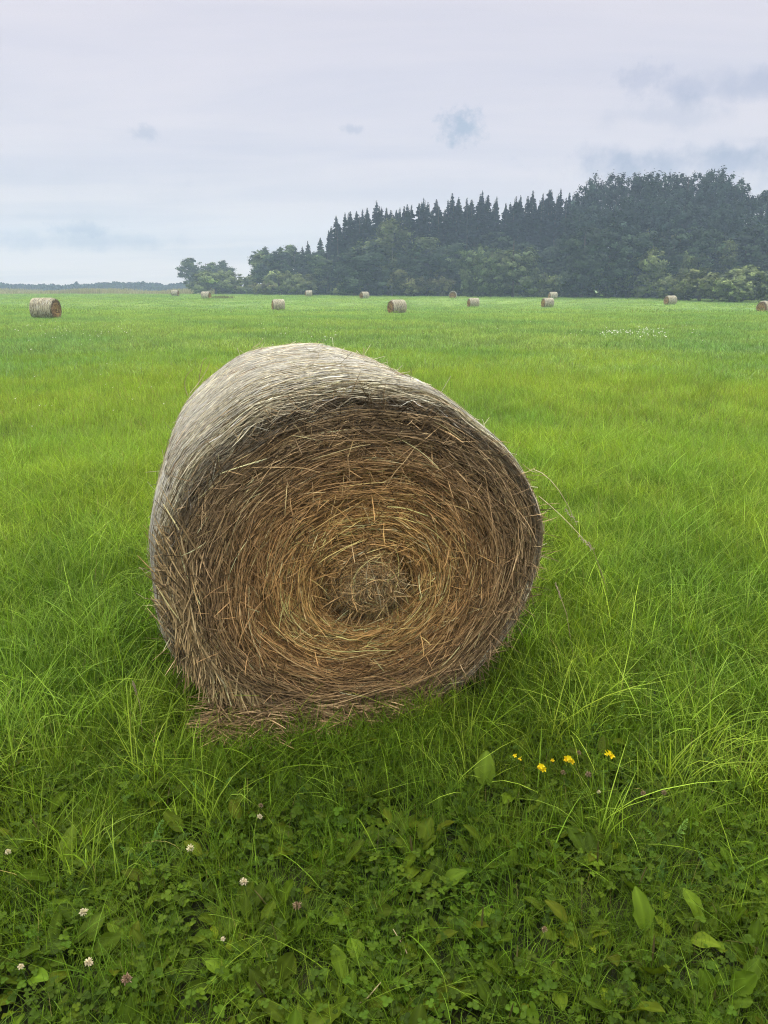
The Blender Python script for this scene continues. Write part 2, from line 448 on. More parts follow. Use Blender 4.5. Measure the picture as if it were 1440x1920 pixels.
# stray stalks that stand off the big bale
def big_stalks():
    mb = MB(); ca, sa = math.cos(PSI), math.sin(PSI)
    def loc(p):   # world -> bale space
        x, y = p[0] - BX, p[1] - BY
        return np.array([x * ca + y * sa, -x * sa + y * ca, p[2]])
    for (a, b, da, db) in [((352, 742), (362, 692), 3.0, 2.95), ((372, 722), (387, 672), 3.1, 3.0), ((356, 738), (394, 676), 3.0, 3.05), ((474, 652), (494, 634), 3.5, 3.5),
                           ((318, 1085), (268, 1068), 2.62, 2.5), ((345, 1075), (255, 1112), 2.5, 2.45), ((1000, 880), (1080, 980), 2.75, 2.62), ((1010, 930), (1110, 1030), 2.7, 2.5),
                           ((560, 642), (600, 636), 3.6, 3.5), ((980, 870), (1012, 884), 2.8, 2.75), ((295, 1080), (390, 1062), 2.55, 2.44), ((455, 1255), (395, 1150), 2.43, 2.40), ((700, 1130), (690, 1050), 2.42, 2.36), ((715, 1150), (690, 1050), 2.40, 2.40)]:
        p, q = loc(at(*a, da)), loc(at(*b, db))
        s = np.linspace(0, 1, 6)[:, None]; mid = (rng.normal(size=3) * .02) * (s * (1 - s) * 4)
        mb.tubes((p + (q - p) * s + mid)[None], np.array([[.0014, .0016, .0015, .0013, .0011, .0007]]), np.array([[.42, .35, .22]]))
        if b[0] > 1050:   # a seed head at the tip
            for k in range(26):
                c = q + (p - q) * (k / 26 * .25) + rng.normal(size=3) * .003; d = unit(q - p + rng.normal(size=3) * .15) * .007
                mb.tubes((c + d * np.linspace(0, 1, 3)[:, None])[None], np.array([[.0006, .0016, .0004]]), np.array([[.40, .33, .25]]))
    n = 240; th = rng.uniform(R(-20), R(200), n); w = rng.uniform(0, LEN, n)      # short fuzz
    c = barrel(th, w, 0.004); d = unit(np.stack([np.cos(th), 0 * th, np.sin(th)], -1) * .45 + rng.normal(size=(n, 3)) * .7 + np.stack([-np.sin(th), 0 * th, np.cos(th)], -1) * rng.choice([-1, 1], (n, 1)))
    P = c[:, None] + d[:, None] * (rng.uniform(.015, .075, n)[:, None] * np.linspace(0, 1, 3))[..., None]
    mb.tubes(P, np.full((n, 3), .0009), straw_cols(n, PALE_A, PALE_B))
    link("stray_stalk", mb.mesh("stray_stalk", [M_STRAW]), bale)['kind'] = 'stuff'
big_stalks()


# ------------------------------------------------------------------ distant bales
lo = build_bale(False)
for px, py, d, yaw, label in BALES:
    p = at(px, py, d); az = math.atan2(p[0], p[1])
    rz = -az + R(yaw)
    # the centre of the bale, not its front end, stands over the point
    ox, oy = -math.sin(rz) * LEN / 2, math.cos(rz) * LEN / 2
    place_bale(lo, (p[0] - ox, p[1] - oy, gz1(p[0], p[1]) - .06), rz, label, 1.0)

# ------------------------------------------------------------------ plants of the meadow
def blades(n, patch, h, w, lean=.5, S=5, cols=((.10, .20, .03), (.15, .27, .045)), yellow=.04, droop=.35, spread=.22):
    mb = MB()
    rr = patch * np.sqrt(rng.random(n)); aa = rng.uniform(0, 2 * math.pi, n)
    x0, y0 = rr * np.cos(aa), rr * np.sin(aa)
    az = rng.uniform(0, 2 * math.pi, n); hh = rng.uniform(*h, n); ln = np.abs(rng.normal(0, lean, n)) + .12
    t = np.linspace(0, 1, S)
    hor = (ln * hh)[:, None] * (t ** 1.7)
    dr = rng.uniform(0, droop, n)[:, None] * (t ** 3)
    P = np.stack([x0[:, None] + np.cos(az)[:, None] * hor, y0[:, None] + np.sin(az)[:, None] * hor, hh[:, None] * (t - dr)], -1)
    sa = az + math.pi / 2 + rng.normal(0, .6, n)
    side = np.stack([np.cos(sa), np.sin(sa), rng.normal(0, .2, n)], -1); side = unit(side)[:, None].repeat(S, 1)
    wd = rng.uniform(*w, n)[:, None] * np.maximum((1 - t) ** .55, .10)[None]
    k = rng.random((n, 1)); c = np.array(cols[0]) * (1 - k) + np.array(cols[1]) * k
    c = c * np.exp(rng.normal(0, spread, (n, 1)))
    ye = rng.random(n) < yellow; c[ye] = np.array([.34, .26, .09]) * np.exp(rng.normal(0, .25, (ye.sum(), 1)))
    cc = c[:, None] * np.linspace(.85, 1.1, S)[None, :, None]
    mb.ribbons(P, wd, side, cc)
    return mb
def leaf_grid(L, Wd, curl, fold, nu=6, nv=5, notch=0.):
    """one broad leaf from its base along +y, face up; nv across"""
    u = np.linspace(0, 1, nu); v = np.linspace(-1, 1, nv)
    shape = np.sin(np.clip(u * .93 + .05, 0, 1) ** .85 * math.pi) ** .75
    if not notch: shape = np.maximum(np.sin(np.clip(u, 0, 1) ** .92 * math.pi), 0) ** .62; shape[0] = .10; shape[-1] = .14; shape = shape * (1 + rng.normal(0, .05, nu))
    if notch: shape = np.array([.08, .62, .92, 1.0, .82, .30])
    X = v[None] * shape[:, None] * Wd / 2; Y = np.repeat((u * L)[:, None], nv, 1)
    wav = 0 if notch else (.06 * Wd * np.sin(np.linspace(0, rng.uniform(8, 16), nu) + rng.uniform(0, 6)))[:, None] * (v ** 3)[None]
    Z = wav + fold * np.abs(v)[None] * shape[:, None] * Wd + curl * L * (u ** 2)[:, None] + .05 * Wd * np.cos(v * 6)[None] * shape[:, None]
    i, j = np.meshgrid(np.arange(nu - 1), np.arange(nv - 1), indexing='ij')
    Q = np.stack([i * nv + j, i * nv + j + 1, (i + 1) * nv + j + 1, (i + 1) * nv + j], -1).reshape(-1, 4)
    vein = (1 + .20 * (np.abs(v) < .05) - .10 * (np.abs(np.abs(v) - .5) < .05))[None] * (1 + rng.normal(0, .05, (nu, 1)))
    return np.stack([X, Y, Z], -1).reshape(-1, 3), Q, vein.reshape(-1, 1)
def rot(V, az, pitch, roll=0.):
    cr, sr = math.cos(roll), math.sin(roll); V = V @ np.array([[cr, 0, -sr], [0, 1, 0], [sr, 0, cr]])
    c, s = math.cos(pitch), math.sin(pitch); V = V @ np.array([[1, 0, 0], [0, c, s], [0, -s, c]])
    c, s = math.cos(az), math.sin(az); return V @ np.array([[c, s, 0], [-s, c, 0], [0, 0, 1]])
CLOVER = np.array([.046, .082, .005]); PLANT = np.array([.066, .104, .006])
def clover_clump(n=15, patch=.085, H=(.025, .085)):
    mb = MB()
    for _ in range(n):
        a, r = rng.uniform(0, 6.28), patch * math.sqrt(rng.random())
        h = rng.uniform(*H); base = np.array([r * math.cos(a) * .5, r * math.sin(a) * .5, 0]); top = np.array([r * math.cos(a), r * math.sin(a), h])
        s = np.linspace(0, 1, 4)[:, None]
        mb.tubes((base + (top - base) * s)[None], np.full((1, 4), .0007), np.array([[.07, .13, .03]]), 3)
        col = CLOVER * math.exp(rng.normal(0, .22)) * (np.array([1.25, 1.15, .9]) if rng.random() < .15 else 1)
        sz = rng.uniform(.009, .0155); a0 = rng.uniform(0, 6.28); tx, ty = rng.normal(0, .28, 2)
        for k in range(3):
            V, Q, ve = leaf_grid(sz, sz * 1.0, -.10, .10, 6, 5, True)
            V = rot(V, a0 + k * 2.094, rng.uniform(-.1, .35))
            V[:, 2] += V[:, 0] * tx + V[:, 1] * ty
            mb.add(V + top, Q, col * (1 + .18 * np.exp(-((np.arange(30) // 5 - 3) / .7) ** 2))[:, None])
    return mb
def plantain_leaf(mb, L, az, up, col, base=(0, 0, 0)):
    pet = L * rng.uniform(.35, .7)
    V, Q, ve = leaf_grid(L, L * rng.uniform(.46, .72), rng.uniform(-.45, .05), rng.uniform(.03, .16), 10, 9)
    V = rot(V, 0, 0, rng.normal(0, .25)); V[:, 1] += pet
    V = rot(V, az, up)
    mb.add(V + np.array(base), Q, col * ve)
    tip = rot(np.array([[0, 0, 0], [0, pet * .5, -.002], [0, pet * 1.06, 0]]), az, up) + np.array(base)
    mb.tubes(tip[None], np.array([[.0022, .0018, .0014]]), np.array([col * 1.25]), 4)
def rosette(n=7, L=(.036, .074), up=(.15, .95)):
    mb = MB(); a0 = rng.uniform(0, 6.28)
    for k in range(n):
        col = PLANT * math.exp(rng.normal(0, .2))
        if rng.random() < .002: col = np.array([.12, .085, .03])
        elif rng.random() < .08: col = col * np.array([1.5, 1.25, 1.0])
        plantain_leaf(mb, rng.uniform(*L), a0 + k * 2.4 + rng.normal(0, .3), rng.uniform(*up), col, (0, 0, rng.uniform(.0, .035)))
    for k in range(int(rng.random() < .18)):    # a seed spike
        a = rng.uniform(0, 6.28); h = rng.uniform(.10, .16); s = np.linspace(0, 1, 6)[:, None]
        P = np.array([math.cos(a) * .03, math.sin(a) * .03, h]) * s
        mb.tubes(P[None], np.array([[.001, .001, .001, .0024, .0026, .001]]), np.array([[.14, .125, .045]]), 5)
    return mb
def feather(n=5):
    """finely cut leaves, like yarrow"""
    mb = MB()
    for _ in range(n):
        a = rng.uniform(0, 6.28); L = rng.uniform(.07, .14); k = 22
        s = np.linspace(0, 1, k); up = rng.uniform(.5, 1.25)
        mid = np.stack([0 * s, L * s * math.cos(up), L * s * math.sin(up) - .25 * L * s ** 2], -1)
        c = np.array([.10, .19, .035]) * math.exp(rng.normal(0, .2))
        P, cc = [], []
        for i in range(3, k):
            for sg in (-1, 1):
                w = .017 * math.sin(math.pi * (s[i] * .85 + .1)); d = np.array([sg * .8, .5, .25 * rng.normal()]) * w
                P.append(mid[i] + d[None] * np.linspace(0, 1, 3)[:, None]); cc.append(c)
        P = np.array(P); V = rot(P.reshape(-1, 3), a, 0).reshape(P.shape)
        side = unit(np.cross(np.gradient(V, axis=1), np.array([0, 0, 1.]) + .3 * rng.normal(size=(len(V), 1, 3))))
        mb.ribbons(V, np.full((len(V), 3), .0026) * np.array([.7, 1, .5]), side, np.array(cc))
        mb.tubes(rot(mid, a, 0)[None], np.full((1, k), .0009), c[None], 3)
    return mb

def protos(name, mats, builders):
    col = bpy.data.collections.new(name)
    for k, b in enumerate(builders):
        o = bpy.data.objects.new(f"{name}_sprig", b.mesh(name, mats)); col.objects.link(o)
    return col
def scatter(name, pts, protocol, label, cat, scl=(.75, 1.25), tilt=.08, zs=None, seed=0, hf=None):
    """one object of kind stuff: instances of a few sprigs on points"""
    r = np.random.default_rng(seed + 100); n = len(pts)
    me = bpy.data.meshes.new(name); me.vertices.add(n)
    P = np.empty((n, 3), np.float32); P[:, :2] = pts; P[:, 2] = gz(pts[:, 0], pts[:, 1]) - .004
    me.vertices.foreach_set("co", P.ravel())
    ro = np.stack([r.normal(0, tilt, n), r.normal(0, tilt, n), r.uniform(0, 6.283, n)], -1).astype(np.float32)
    s = r.uniform(*scl, n) * (1 if hf is None else hf(pts)); sc = np.stack([s, s, s * (1 if zs is None else zs)], -1).astype(np.float32)
    for nm, dt, ar, key in (('rot', 'FLOAT_VECTOR', ro, 'vector'), ('scl', 'FLOAT_VECTOR', sc, 'vector')):
        a = me.attributes.new(nm, dt, 'POINT'); a.data.foreach_set(key, ar.ravel())
    a = me.attributes.new('idx', 'INT', 'POINT'); a.data.foreach_set('value', r.integers(0, len(protocol.objects), n).astype(np.int32))
    o = link(name, me); tag(o, label, cat, kind='stuff')
    ng = bpy.data.node_groups.new(name, 'GeometryNodeTree')
    ng.interface.new_socket("Geometry", in_out='INPUT', socket_type='NodeSocketGeometry')
    ng.interface.new_socket("Geometry", in_out='OUTPUT', socket_type='NodeSocketGeometry')
    gi, go = ng.nodes.new('NodeGroupInput'), ng.nodes.new('NodeGroupOutput')
    ip = ng.nodes.new('GeometryNodeInstanceOnPoints'); ci = ng.nodes.new('GeometryNodeCollectionInfo')
    ci.inputs['Collection'].default_value = protocol; ci.inputs['Separate Children'].default_value = True; ci.inputs['Reset Children'].default_value = True
    def na(nm, dt):
        x = ng.nodes.new('GeometryNodeInputNamedAttribute'); x.data_type = dt; x.inputs[0].default_value = nm; return x.outputs[0]
    ng.links.new(gi.outputs[0], ip.inputs['Points']); ng.links.new(ci.outputs[0], ip.inputs['Instance'])
    ip.inputs['Pick Instance'].default_value = True
    ng.links.new(na('idx', 'INT'), ip.inputs['Instance Index'])
    e2r = ng.nodes.new('FunctionNodeEulerToRotation'); ng.links.new(na('rot', 'FLOAT_VECTOR'), e2r.inputs[0])
    ng.links.new(e2r.outputs[0], ip.inputs['Rotation']); ng.links.new(na('scl', 'FLOAT_VECTOR'), ip.inputs['Scale'])
    ng.links.new(ip.outputs[0], go.inputs[0])
    mo = o.modifiers.new("growth", 'NODES'); mo.node_group = ng
    return o

HALF = R(38)
def sector(n, r0, r1, half=HALF, power=1.0):
    """random points in the field of view, thinning with distance when power < 1"""
    u = rng.random(n); r = (r0 ** (2 * power) + u * (r1 ** (2 * power) - r0 ** (2 * power))) ** (1 / (2 * power))
    a = rng.uniform(-half, half, n); return np.stack([r * np.sin(a), r * np.cos(a)], -1)
def under_bale(p, m=0.0):
    x, y = p[:, 0] - BX, p[:, 1] - BY; c, s = math.cos(PSI), math.sin(PSI)
    u, w = x * c + y * s, -x * s + y * c
    return (np.abs(u) < .50 + m) & (w > .05 - m) & (w < LEN - .03 + m)
def vnoise(p, s, seed=0):
    """smooth value noise for where a plant grows"""
    r = np.random.default_rng(seed); g = r.random((64, 64)); q = p / s
    i = np.floor(q).astype(int); f = q - i; f = f * f * (3 - 2 * f); a = lambda dx, dy: g[(i[:, 0] + dx) % 64, (i[:, 1] + dy) % 64]
    return (a(0, 0) * (1 - f[:, 0]) + a(1, 0) * f[:, 0]) * (1 - f[:, 1]) + (a(0, 1) * (1 - f[:, 0]) + a(1, 1) * f[:, 0]) * f[:, 1]
def keep(p, prob): return p[rng.random(len(p)) < prob]
def out_of_bales(p):
    p = p[~under_bale(p)]
    for px, py, d, *_ in BALES:
        q = at(px, py, d); p = p[(p[:, 0] - q[0]) ** 2 + (p[:, 1] - q[1]) ** 2 > .55 ** 2]
    return p

G_NEAR = ((.075, .13, .007), (.15, .23, .014))
G_MID = ((.22, .31, .028), (.33, .445, .048))
G_FAR = ((.225, .32, .068), (.295, .40, .092))
fine = protos("fine_grass", [M_GRASSN], [blades(34, .055, (.07, .17), (.0016, .0034), .55, 5, G_NEAR, .012) for _ in range(6)])
long_ = protos("long_grass", [M_GRASSN], [blades(26, .07, (.13, .27), (.0022, .0046), .55, 6, G_MID, .02, .5) for _ in range(6)])
broad = protos("broad_grass", [M_GRASSN], [blades(9, .05, (.12, .24), (.004, .0075), .75, 7, G_NEAR, .008, .6) for _ in range(5)])
mid = protos("mid_grass", [M_GRASS], [blades(46, .16, (.09, .20), (.003, .0062), .5, 4, G_MID, .03) for _ in range(5)])
midf = protos("mid_far_grass", [M_GRASS], [blades(60, .50, (.08, .18), (.008, .017), .5, 4, G_FAR, .02) for _ in range(5)])
farg = protos("far_grass", [M_FAR], [blades(70, 1.5, (.07, .17), (.025, .05), .6, 3, G_FAR, .02) for _ in range(5)])
clov = protos("clover", [M_LEAF], [clover_clump() for _ in range(8)])
plan = protos("plantain", [M_LEAF], [rosette(int(rng.integers(4, 8))) for _ in range(10)])
yarr = protos("yarrow", [M_LEAF], [feather() for _ in range(6)])

def dist(p): return np.hypot(p[:, 0], p[:, 1])
p = sector(9000, .9, 6.5, power=.85); r = dist(p)
side_of = np.clip((np.abs(p[:, 0] + .1) - .55) / .6, 0, 1)       # lush beside the bale, short in front
longp = np.clip((r - 2.0) / .8, 0, 1) * (.35 + .65 * np.maximum(side_of, r > 3.8))
scatter("fine_grass", keep(out_of_bales(p), .95), fine, "short fine green grass between clover and plantain leaves", "grass", seed=1, hf=lambda q: .75 + .4 * np.clip((dist(q) - 1.5) / 1.5, 0, 1))
p2 = sector(5200, 1.6, 8.0); r2 = dist(p2); s2 = np.clip((np.abs(p2[:, 0] + .1) - .5) / .6, 0, 1)
pr = np.clip((r2 - 1.7) / .9, 0, 1) * np.clip(.25 + .75 * np.maximum(s2, (r2 > 3.6)), 0, 1)
q2 = keep(p2, pr * (.45 + .7 * vnoise(p2, .5, 3)))
scatter("long_grass", out_of_bales(q2), long_, "long soft bright green grass around and behind the big bale", "grass", seed=2)
p3 = sector(1900, 1.2, 5.0); q3 = keep(p3, .15 + .75 * vnoise(p3, .35, 4))
scatter("broad_grass", out_of_bales(q3), broad, "arching broad grass blades in front of the big bale", "grass", seed=3, hf=lambda q: .55 + .4 * np.clip((dist(q) - 1.5) / 1.2, 0, 1))
# a fringe of grass standing right against the front foot and the flanks of the bale
u = rng.uniform(-.75, .62, 420); w = rng.uniform(-.30, -.05, 420)
fr = np.stack([BX + u * math.cos(PSI) - w * math.sin(PSI), BY + u * math.sin(PSI) + w * math.cos(PSI)], -1)
scatter("fringe_grass", fr, broad, "grass blades leaning over the foot of the big bale", "grass", scl=(.5, .95), seed=4)
scatter("mid_grass", out_of_bales(sector(12500, 4.5, 19, power=.8)), mid, "even bright green meadow grass in the middle distance", "grass", seed=5)
scatter("sward", out_of_bales(sector(21000, 14, 75, power=.7)), midf, "mown green sward with darker patches", "grass", seed=6)
scatter("far_sward", out_of_bales(sector(22000, 55, 262, power=.7)), farg, "distant pale green sward reaching to the wood", "grass", seed=7)
p = sector(2500, .9, 4.2); r = dist(p)
scatter("clover_leaves", out_of_bales(keep(p, np.clip(1.35 - (r - 1.35) * .85, .04, 1) * (.35 + .9 * vnoise(p, .3, 6)))), clov, "small dark green clover leaves carpeting the ground in front", "clover", scl=(.65, 1.05), tilt=.15, seed=8)
p = sector(2700, .95, 4.6); r = dist(p)
scatter("plantain_leaves", out_of_bales(keep(p, np.clip(1.25 - (r - 1.35) * .72, .06, 1) * (.3 + 1. * vnoise(p, .4, 8)))), plan, "broad oval plantain leaves among the clover", "plantain", scl=(.55, 1.05), tilt=.12, seed=9)
p = sector(900, 1.7, 4.6)
scatter("yarrow_leaves", out_of_bales(keep(p, np.clip(vnoise(p, .4, 10) * 1.6 - .5, 0, 1))), yarr, "feathery light green yarrow leaves among the grass", "yarrow", seed=10)

# straw that has spilled at the foot of the bale
def spilled():
    mb = MB(); n = 5200
    u = np.clip(rng.normal(-.20, .19, n), -.50, .42); k = (u + .50) / .85
    w = .03 - np.abs(rng.normal(0, .066, n)) * (1.1 - .5 * k); hmax = (.15 - .11 * k) * np.exp(-(w / .15) ** 2) * (.55 + .9 * vnoise(np.stack([u, w], -1) + 5, .09, 3))
    ca, sa = math.cos(PSI), math.sin(PSI)
    c = np.stack([BX + u * ca - w * sa, BY + u * sa + w * ca, .012 + hmax * rng.random(n) ** .6], -1)
    az = rng.normal(R(-8), R(48), n); l = rng.uniform(.04, .24, n)
    d = np.stack([np.cos(az), np.sin(az) * .8, rng.normal(0, .16, n)], -1)
    tt = np.linspace(-.5, .5, 5)
    P = c[:, None] + d[:, None] * (l[:, None] * tt)[..., None]; P[..., 2] += (-.10 * l[:, None] * (tt ** 2)); P[..., 2] = np.maximum(P[..., 2], .006)
    side = unit(np.cross(d, rand_dir(n)))[:, None].repeat(5, 1)
    mb.ribbons(P, rng.uniform(.002, .0045, n)[:, None] * np.array([.5, 1, 1, 1, .5]), side, straw_cols(n, (.21, .135, .065), (.40, .28, .145), .36, .2))
    o = link("spilled_straw", mb.mesh("spilled_straw", [M_STRAW]))
    tag(o, "loose brown straw spilled on the grass along the foot of the big bale", "straw", kind='stuff')
spilled()

# ------------------------------------------------------------------ single plants and flowers one can point to
def single_leaf(px, py, L, up, az, label, col=PLANT, h=.06, lo_=None):
    b = on_z(px, py, h); e = empty("plantain", (b[0], b[1], 0)); tag(e, label, "plantain", "plantains one can pick out in the grass")
    n = 1 if lo_ is None else lo_
    for k in range(n):
        mb = MB(); plantain_leaf(mb, L * rng.uniform(.85, 1.1), az + k * 2.2, up * rng.uniform(.8, 1.1), np.array(col) * math.exp(rng.normal(0, .08)), (0, 0, .02))
        link("leaf", mb.mesh("leaf", [M_LEAF]), e)
LG = (.095, .155, .012)
single_leaf(905, 1485, .095, 1.25, -.35, "single light green plantain leaf standing upright below the right part of the bale", LG, .05)
single_leaf(1212, 1760, .085, 1.2, .1, "upright pointed plantain leaf low in the right part of the grass", (.09, .145, .010), .05)
single_leaf(355, 1505, .08, .7, .5, "plantain with three rounded leaves in the grass below the spilled straw", PLANT * 1.2, .04, 3)
single_leaf(236, 1512, .095, .6, -.9, "large flat plantain leaf in the grass left of the three-leaved plantain", PLANT * 1.1, .04)
single_leaf(120, 1640, .09, .8, .2, "pair of broad plantain leaves near the cream clover head at the left border", PLANT * 1.15, .04, 2)
single_leaf(165, 1765, .10, .55, -.3, "wide plantain leaf beside a pinkish clover head at the lower left", PLANT * 1.1, .04)
single_leaf(655, 1865, .085, .6, .4, "bright plantain leaf at the bottom middle of the picture", PLANT * 1.3, .04, 2)

def clover_flower(px, py, label, s=1.0, dead=False):
    top = on_z(px, py, .095); e = empty("clover_flower", (top[0], top[1], 0)); tag(e, label, "clover flower", "clover heads in the grass")
    mb = MB(); st = np.linspace(0, 1, 5)[:, None]; P = np.array([.012, .01, 0]) * (1 - st) + np.array([0, 0, .092]) * st
    mb.tubes(P[None], np.full((1, 5), .0009), np.array([[.10, .16, .04]]), 4); link("stem", mb.mesh("stem", [M_LEAF]), e)
    mb = MB(); n = 46; ii = np.arange(n) + .5; ph = np.arccos(1 - 1.55 * ii / n); a = 2.39996 * ii
    d = np.stack([np.sin(ph) * np.cos(a), np.sin(ph) * np.sin(a), np.cos(ph)], -1) + rng.normal(0, .12, (n, 3))
    rr = .0085 * s; tt = np.linspace(.25, 1, 4)
    P = np.array([0, 0, .094]) + d[:, None] * (rr * tt)[None, :, None]
    a, b = ((.22, .14, .08), (.34, .25, .16)) if dead else ((.62, .53, .36), (.78, .70, .52))
    mb.tubes(P, np.full((n, 4), .0011 * s) * np.array([.6, 1., 1.1, .5]), straw_cols(n, a, b, .12, .03), 4)
    link("flower_head", mb.mesh("flower_head", [M_PETAL]), e)
for px, py, s, dead, lb in [
    (15, 1597, .9, 0, "cream clover head at the very left border of the grass"),
    (357, 1590, 1.1, 0, "white clover head highest in the left part of the clover"),
    (457, 1653, 1.1, 0, "round white clover head in the clover below the middle of the spilled straw"),
    (156, 1710, 1.1, 0, "pinkish white clover head left of centre in the clover carpet"),
    (557, 1698, 1.2, 1, "fading beige clover head among broad leaves, right of the round white one"),
    (39, 1812, .8, 0, "small white clover head near the lower left corner"),
    (166, 1804, 1.1, 0, "pale pink clover head right of the small one in the lower left corner"),
    (237, 1835, 1.3, 1, "large withered brown-pink clover head, lowest of all"),
    (487, 1531, .9, 0, "yellowish clover head in the grass, lower one of two below the bale's left half"),
    (489, 1510, .8, 1, "tiny faded clover head just above the yellowish one"),
    (418, 1760, .6, 0, "very small white clover bud below the round white head"),
    (1021, 1742, .8, 1, "small brownish clover head beside a fallen orange leaf"),
    (1103, 1452, 1.1, 1, "brown dried clover head with a dark middle under the yellow flowers"),
    (1056, 1448, 1.0, 1, "dried brown clover head right beside the middle yellow flowers"),
    (1085, 1411, .9, 1, "dark withered clover head above the yellow flowers"),
    (1206, 1487, .9, 1, "greyish dried clover head in the grass right of the yellow flowers"),
    (1245, 1486, .9, 1, "brown dried clover head farthest right beyond the yellow flowers"),
    (1122, 1484, .7, 0, "small cream clover bud standing alone under the rightmost yellow flower")]:
    clover_flower(px, py, lb, s, bool(dead))
def yellow_flower(px, py, label, n, s=1.0):
    top = on_z(px, py, .12); e = empty("yellow_flower", (top[0], top[1], 0)); tag(e, label, "wildflower", "yellow flowers in the grass right of the bale")
    mb = MB(); st = np.linspace(0, 1, 5)[:, None]; mb.tubes((np.array([.02, .015, 0]) * (1 - st) + np.array([0, 0, .117]) * st)[None], np.full((1, 5), .0009), np.array([[.09, .16, .03]]), 4)
    link("stem", mb.mesh("stem", [M_LEAF]), e)
    for k in range(n):      # pea-shaped blossoms: standard, two wings, keel
        mb = MB(); c = np.array([.009 * math.cos(k * 2.3), .005 * math.sin(k * 2.3), .118 + .008 * (k % 3)]) * 1.0
        for az, up, L, w in ((0, 1.35, .012, .013), (.55, .35, .010, .007), (-.55, .35, .010, .007), (0, .15, .010, .006)):
            V, Q, ve = leaf_grid(L * s, w * s, -.2, .18, 5, 5); V = rot(V, az + math.pi + .5 * rng.normal(), up)
            mb.add(V + c, Q, np.array([.88, .70, .02]) * rng.uniform(.85, 1.05))
        link("blossom", mb.mesh("blossom", [M_PETAL]), e)
for px, py, n, s, lb in [(970, 1422, 2, .9, "leftmost small yellow flower in the grass below the bale's right edge"),
                      (1014, 1443, 4, 1.2, "yellow flower lowest of the row, right of the leftmost one"),
                      (1066, 1428, 5, 1.2, "cluster of several yellow blossoms, third along the row"),
                      (1141, 1418, 4, 1.2, "yellow flower farthest right and highest of the row"),
                      (1030, 1425, 1, .8, "small pale yellow bud between the lowest flower and the blossom cluster")]:
    yellow_flower(px, py, lb, n, s)
def dry_stalk(pts, label, seed=False):
    W = np.array([on_z(x, y, z) for x, y, z in pts]); b = W[0].copy(); e = link("dry_stalk", None) if False else None
    s = np.linspace(0, 1, 9); k = np.linspace(0, 1, len(W)); P = np.stack([np.interp(s, k, W[:, i]) for i in range(3)], -1)
    mb = MB(); mb.tubes(P[None], np.linspace(.0018, .0010, 9)[None], np.array([[.42, .33, .19]]), 5)
    if seed:
        d = P[-1] - P[-3]
        for i in range(60):
            c = P[-1] - d * rng.random() * 1.2; v = unit(d + .35 * np.linalg.norm(d) * rng.normal(size=3)) * .009
            mb.tubes((c + v * np.linspace(0, 1, 3)[:, None])[None], np.array([[.0006, .0016, .0004]]), np.array([[.36, .29, .20]]))
    e = empty("dry_stalk", (b[0], b[1], 0)); tag(e, label, "dry stalk", "dry stalks in the grass")
    me = mb.mesh("stalk", [M_STRAW]); o = link("stalk", me, e)
    o.matrix_parent_inverse = e.matrix_world.inverted() if False else o.matrix_parent_inverse
    o.location = (-b[0], -b[1], 0)
dry_stalk([(772, 1812, .02), (760, 1780, .05), (737, 1742, .08)], "bent dry straw stalk lying on the leaves at the lower middle")
dry_stalk([(762, 1806, .02), (752, 1790, .03), (742, 1770, .04)], "shorter dry straw stalk crossing the bent one at the lower middle")
dry_stalk([(655, 1895, .02), (690, 1870, .05), (714, 1842, .07)], "thin straight straw near the bottom border, pointing up to the right")
dry_stalk([(380, 1405, .02), (430, 1370, .06), (470, 1335, .1)], "long straw leaning from the grass up to the spilled straw")
dry_stalk([(1075, 1230, .02), (1062, 1150, .22), (1042, 1095, .33)], "tall grass stalk with a pale seed head close to the bale's right flank", True)
dry_stalk([(1140, 1110, .1), (1112, 1030, .35), (1104, 1018, .38)], "seed head leaning out to the right of the bale, higher one", True)
dry_stalk([(15, 1345, .02), (12, 1310, .10), (22, 1290, .14)], "bent tan stalk at the left border beside the foot of the bale")
dry_stalk([(268, 1385, .02), (262, 1320, .12), (250, 1280, .2)], "thin upright dry stalk in the grass left of the bale's foot", True)
# white flowers far out in the field: specks nobody could count
def specks(name, boxes, label):
    mb = MB()
    for (x0, x1, y0, y1, n, s) in boxes:
        for _ in range(n):
            q = on_z(rng.uniform(x0, x1), np.clip(rng.normal((y0 + y1) / 2, (y1 - y0) / 3.5), 585, 900), .15); q[2] = gz1(q[0], q[1]) + rng.uniform(.12, .24)
            a = np.array([1, 0, 0]) * s * rng.uniform(.5, 1.2); b = np.array([0, .6, .5]) * s * rng.uniform(.5, 1)
            mb.quads(q[None], a[None], b[None], np.array([[.8, .8, .74]])); mb.quads(q[None] + .01, b[None] * .8, np.array([[0, .2, -.8]]) * s * .5, np.array([[.75, .75, .68]]))
    o = link(name, mb.mesh(name, [M_PETAL])); tag(o, label, "wildflowers", kind='stuff')
specks("white_wildflowers", [(1120, 1250, 618, 630, 80, .018), (1030, 1440, 606, 650, 24, .012)], "scattered white wildflowers in the right part of the field")
specks("white_wildflowers", [(20, 260, 598, 642, 60, .013), (470, 640, 585, 640, 46, .012), (0, 330, 640, 800, 22, .006), (780, 1000, 590, 640, 18, .011)], "thin sprinkle of white wildflowers in the left and middle field")

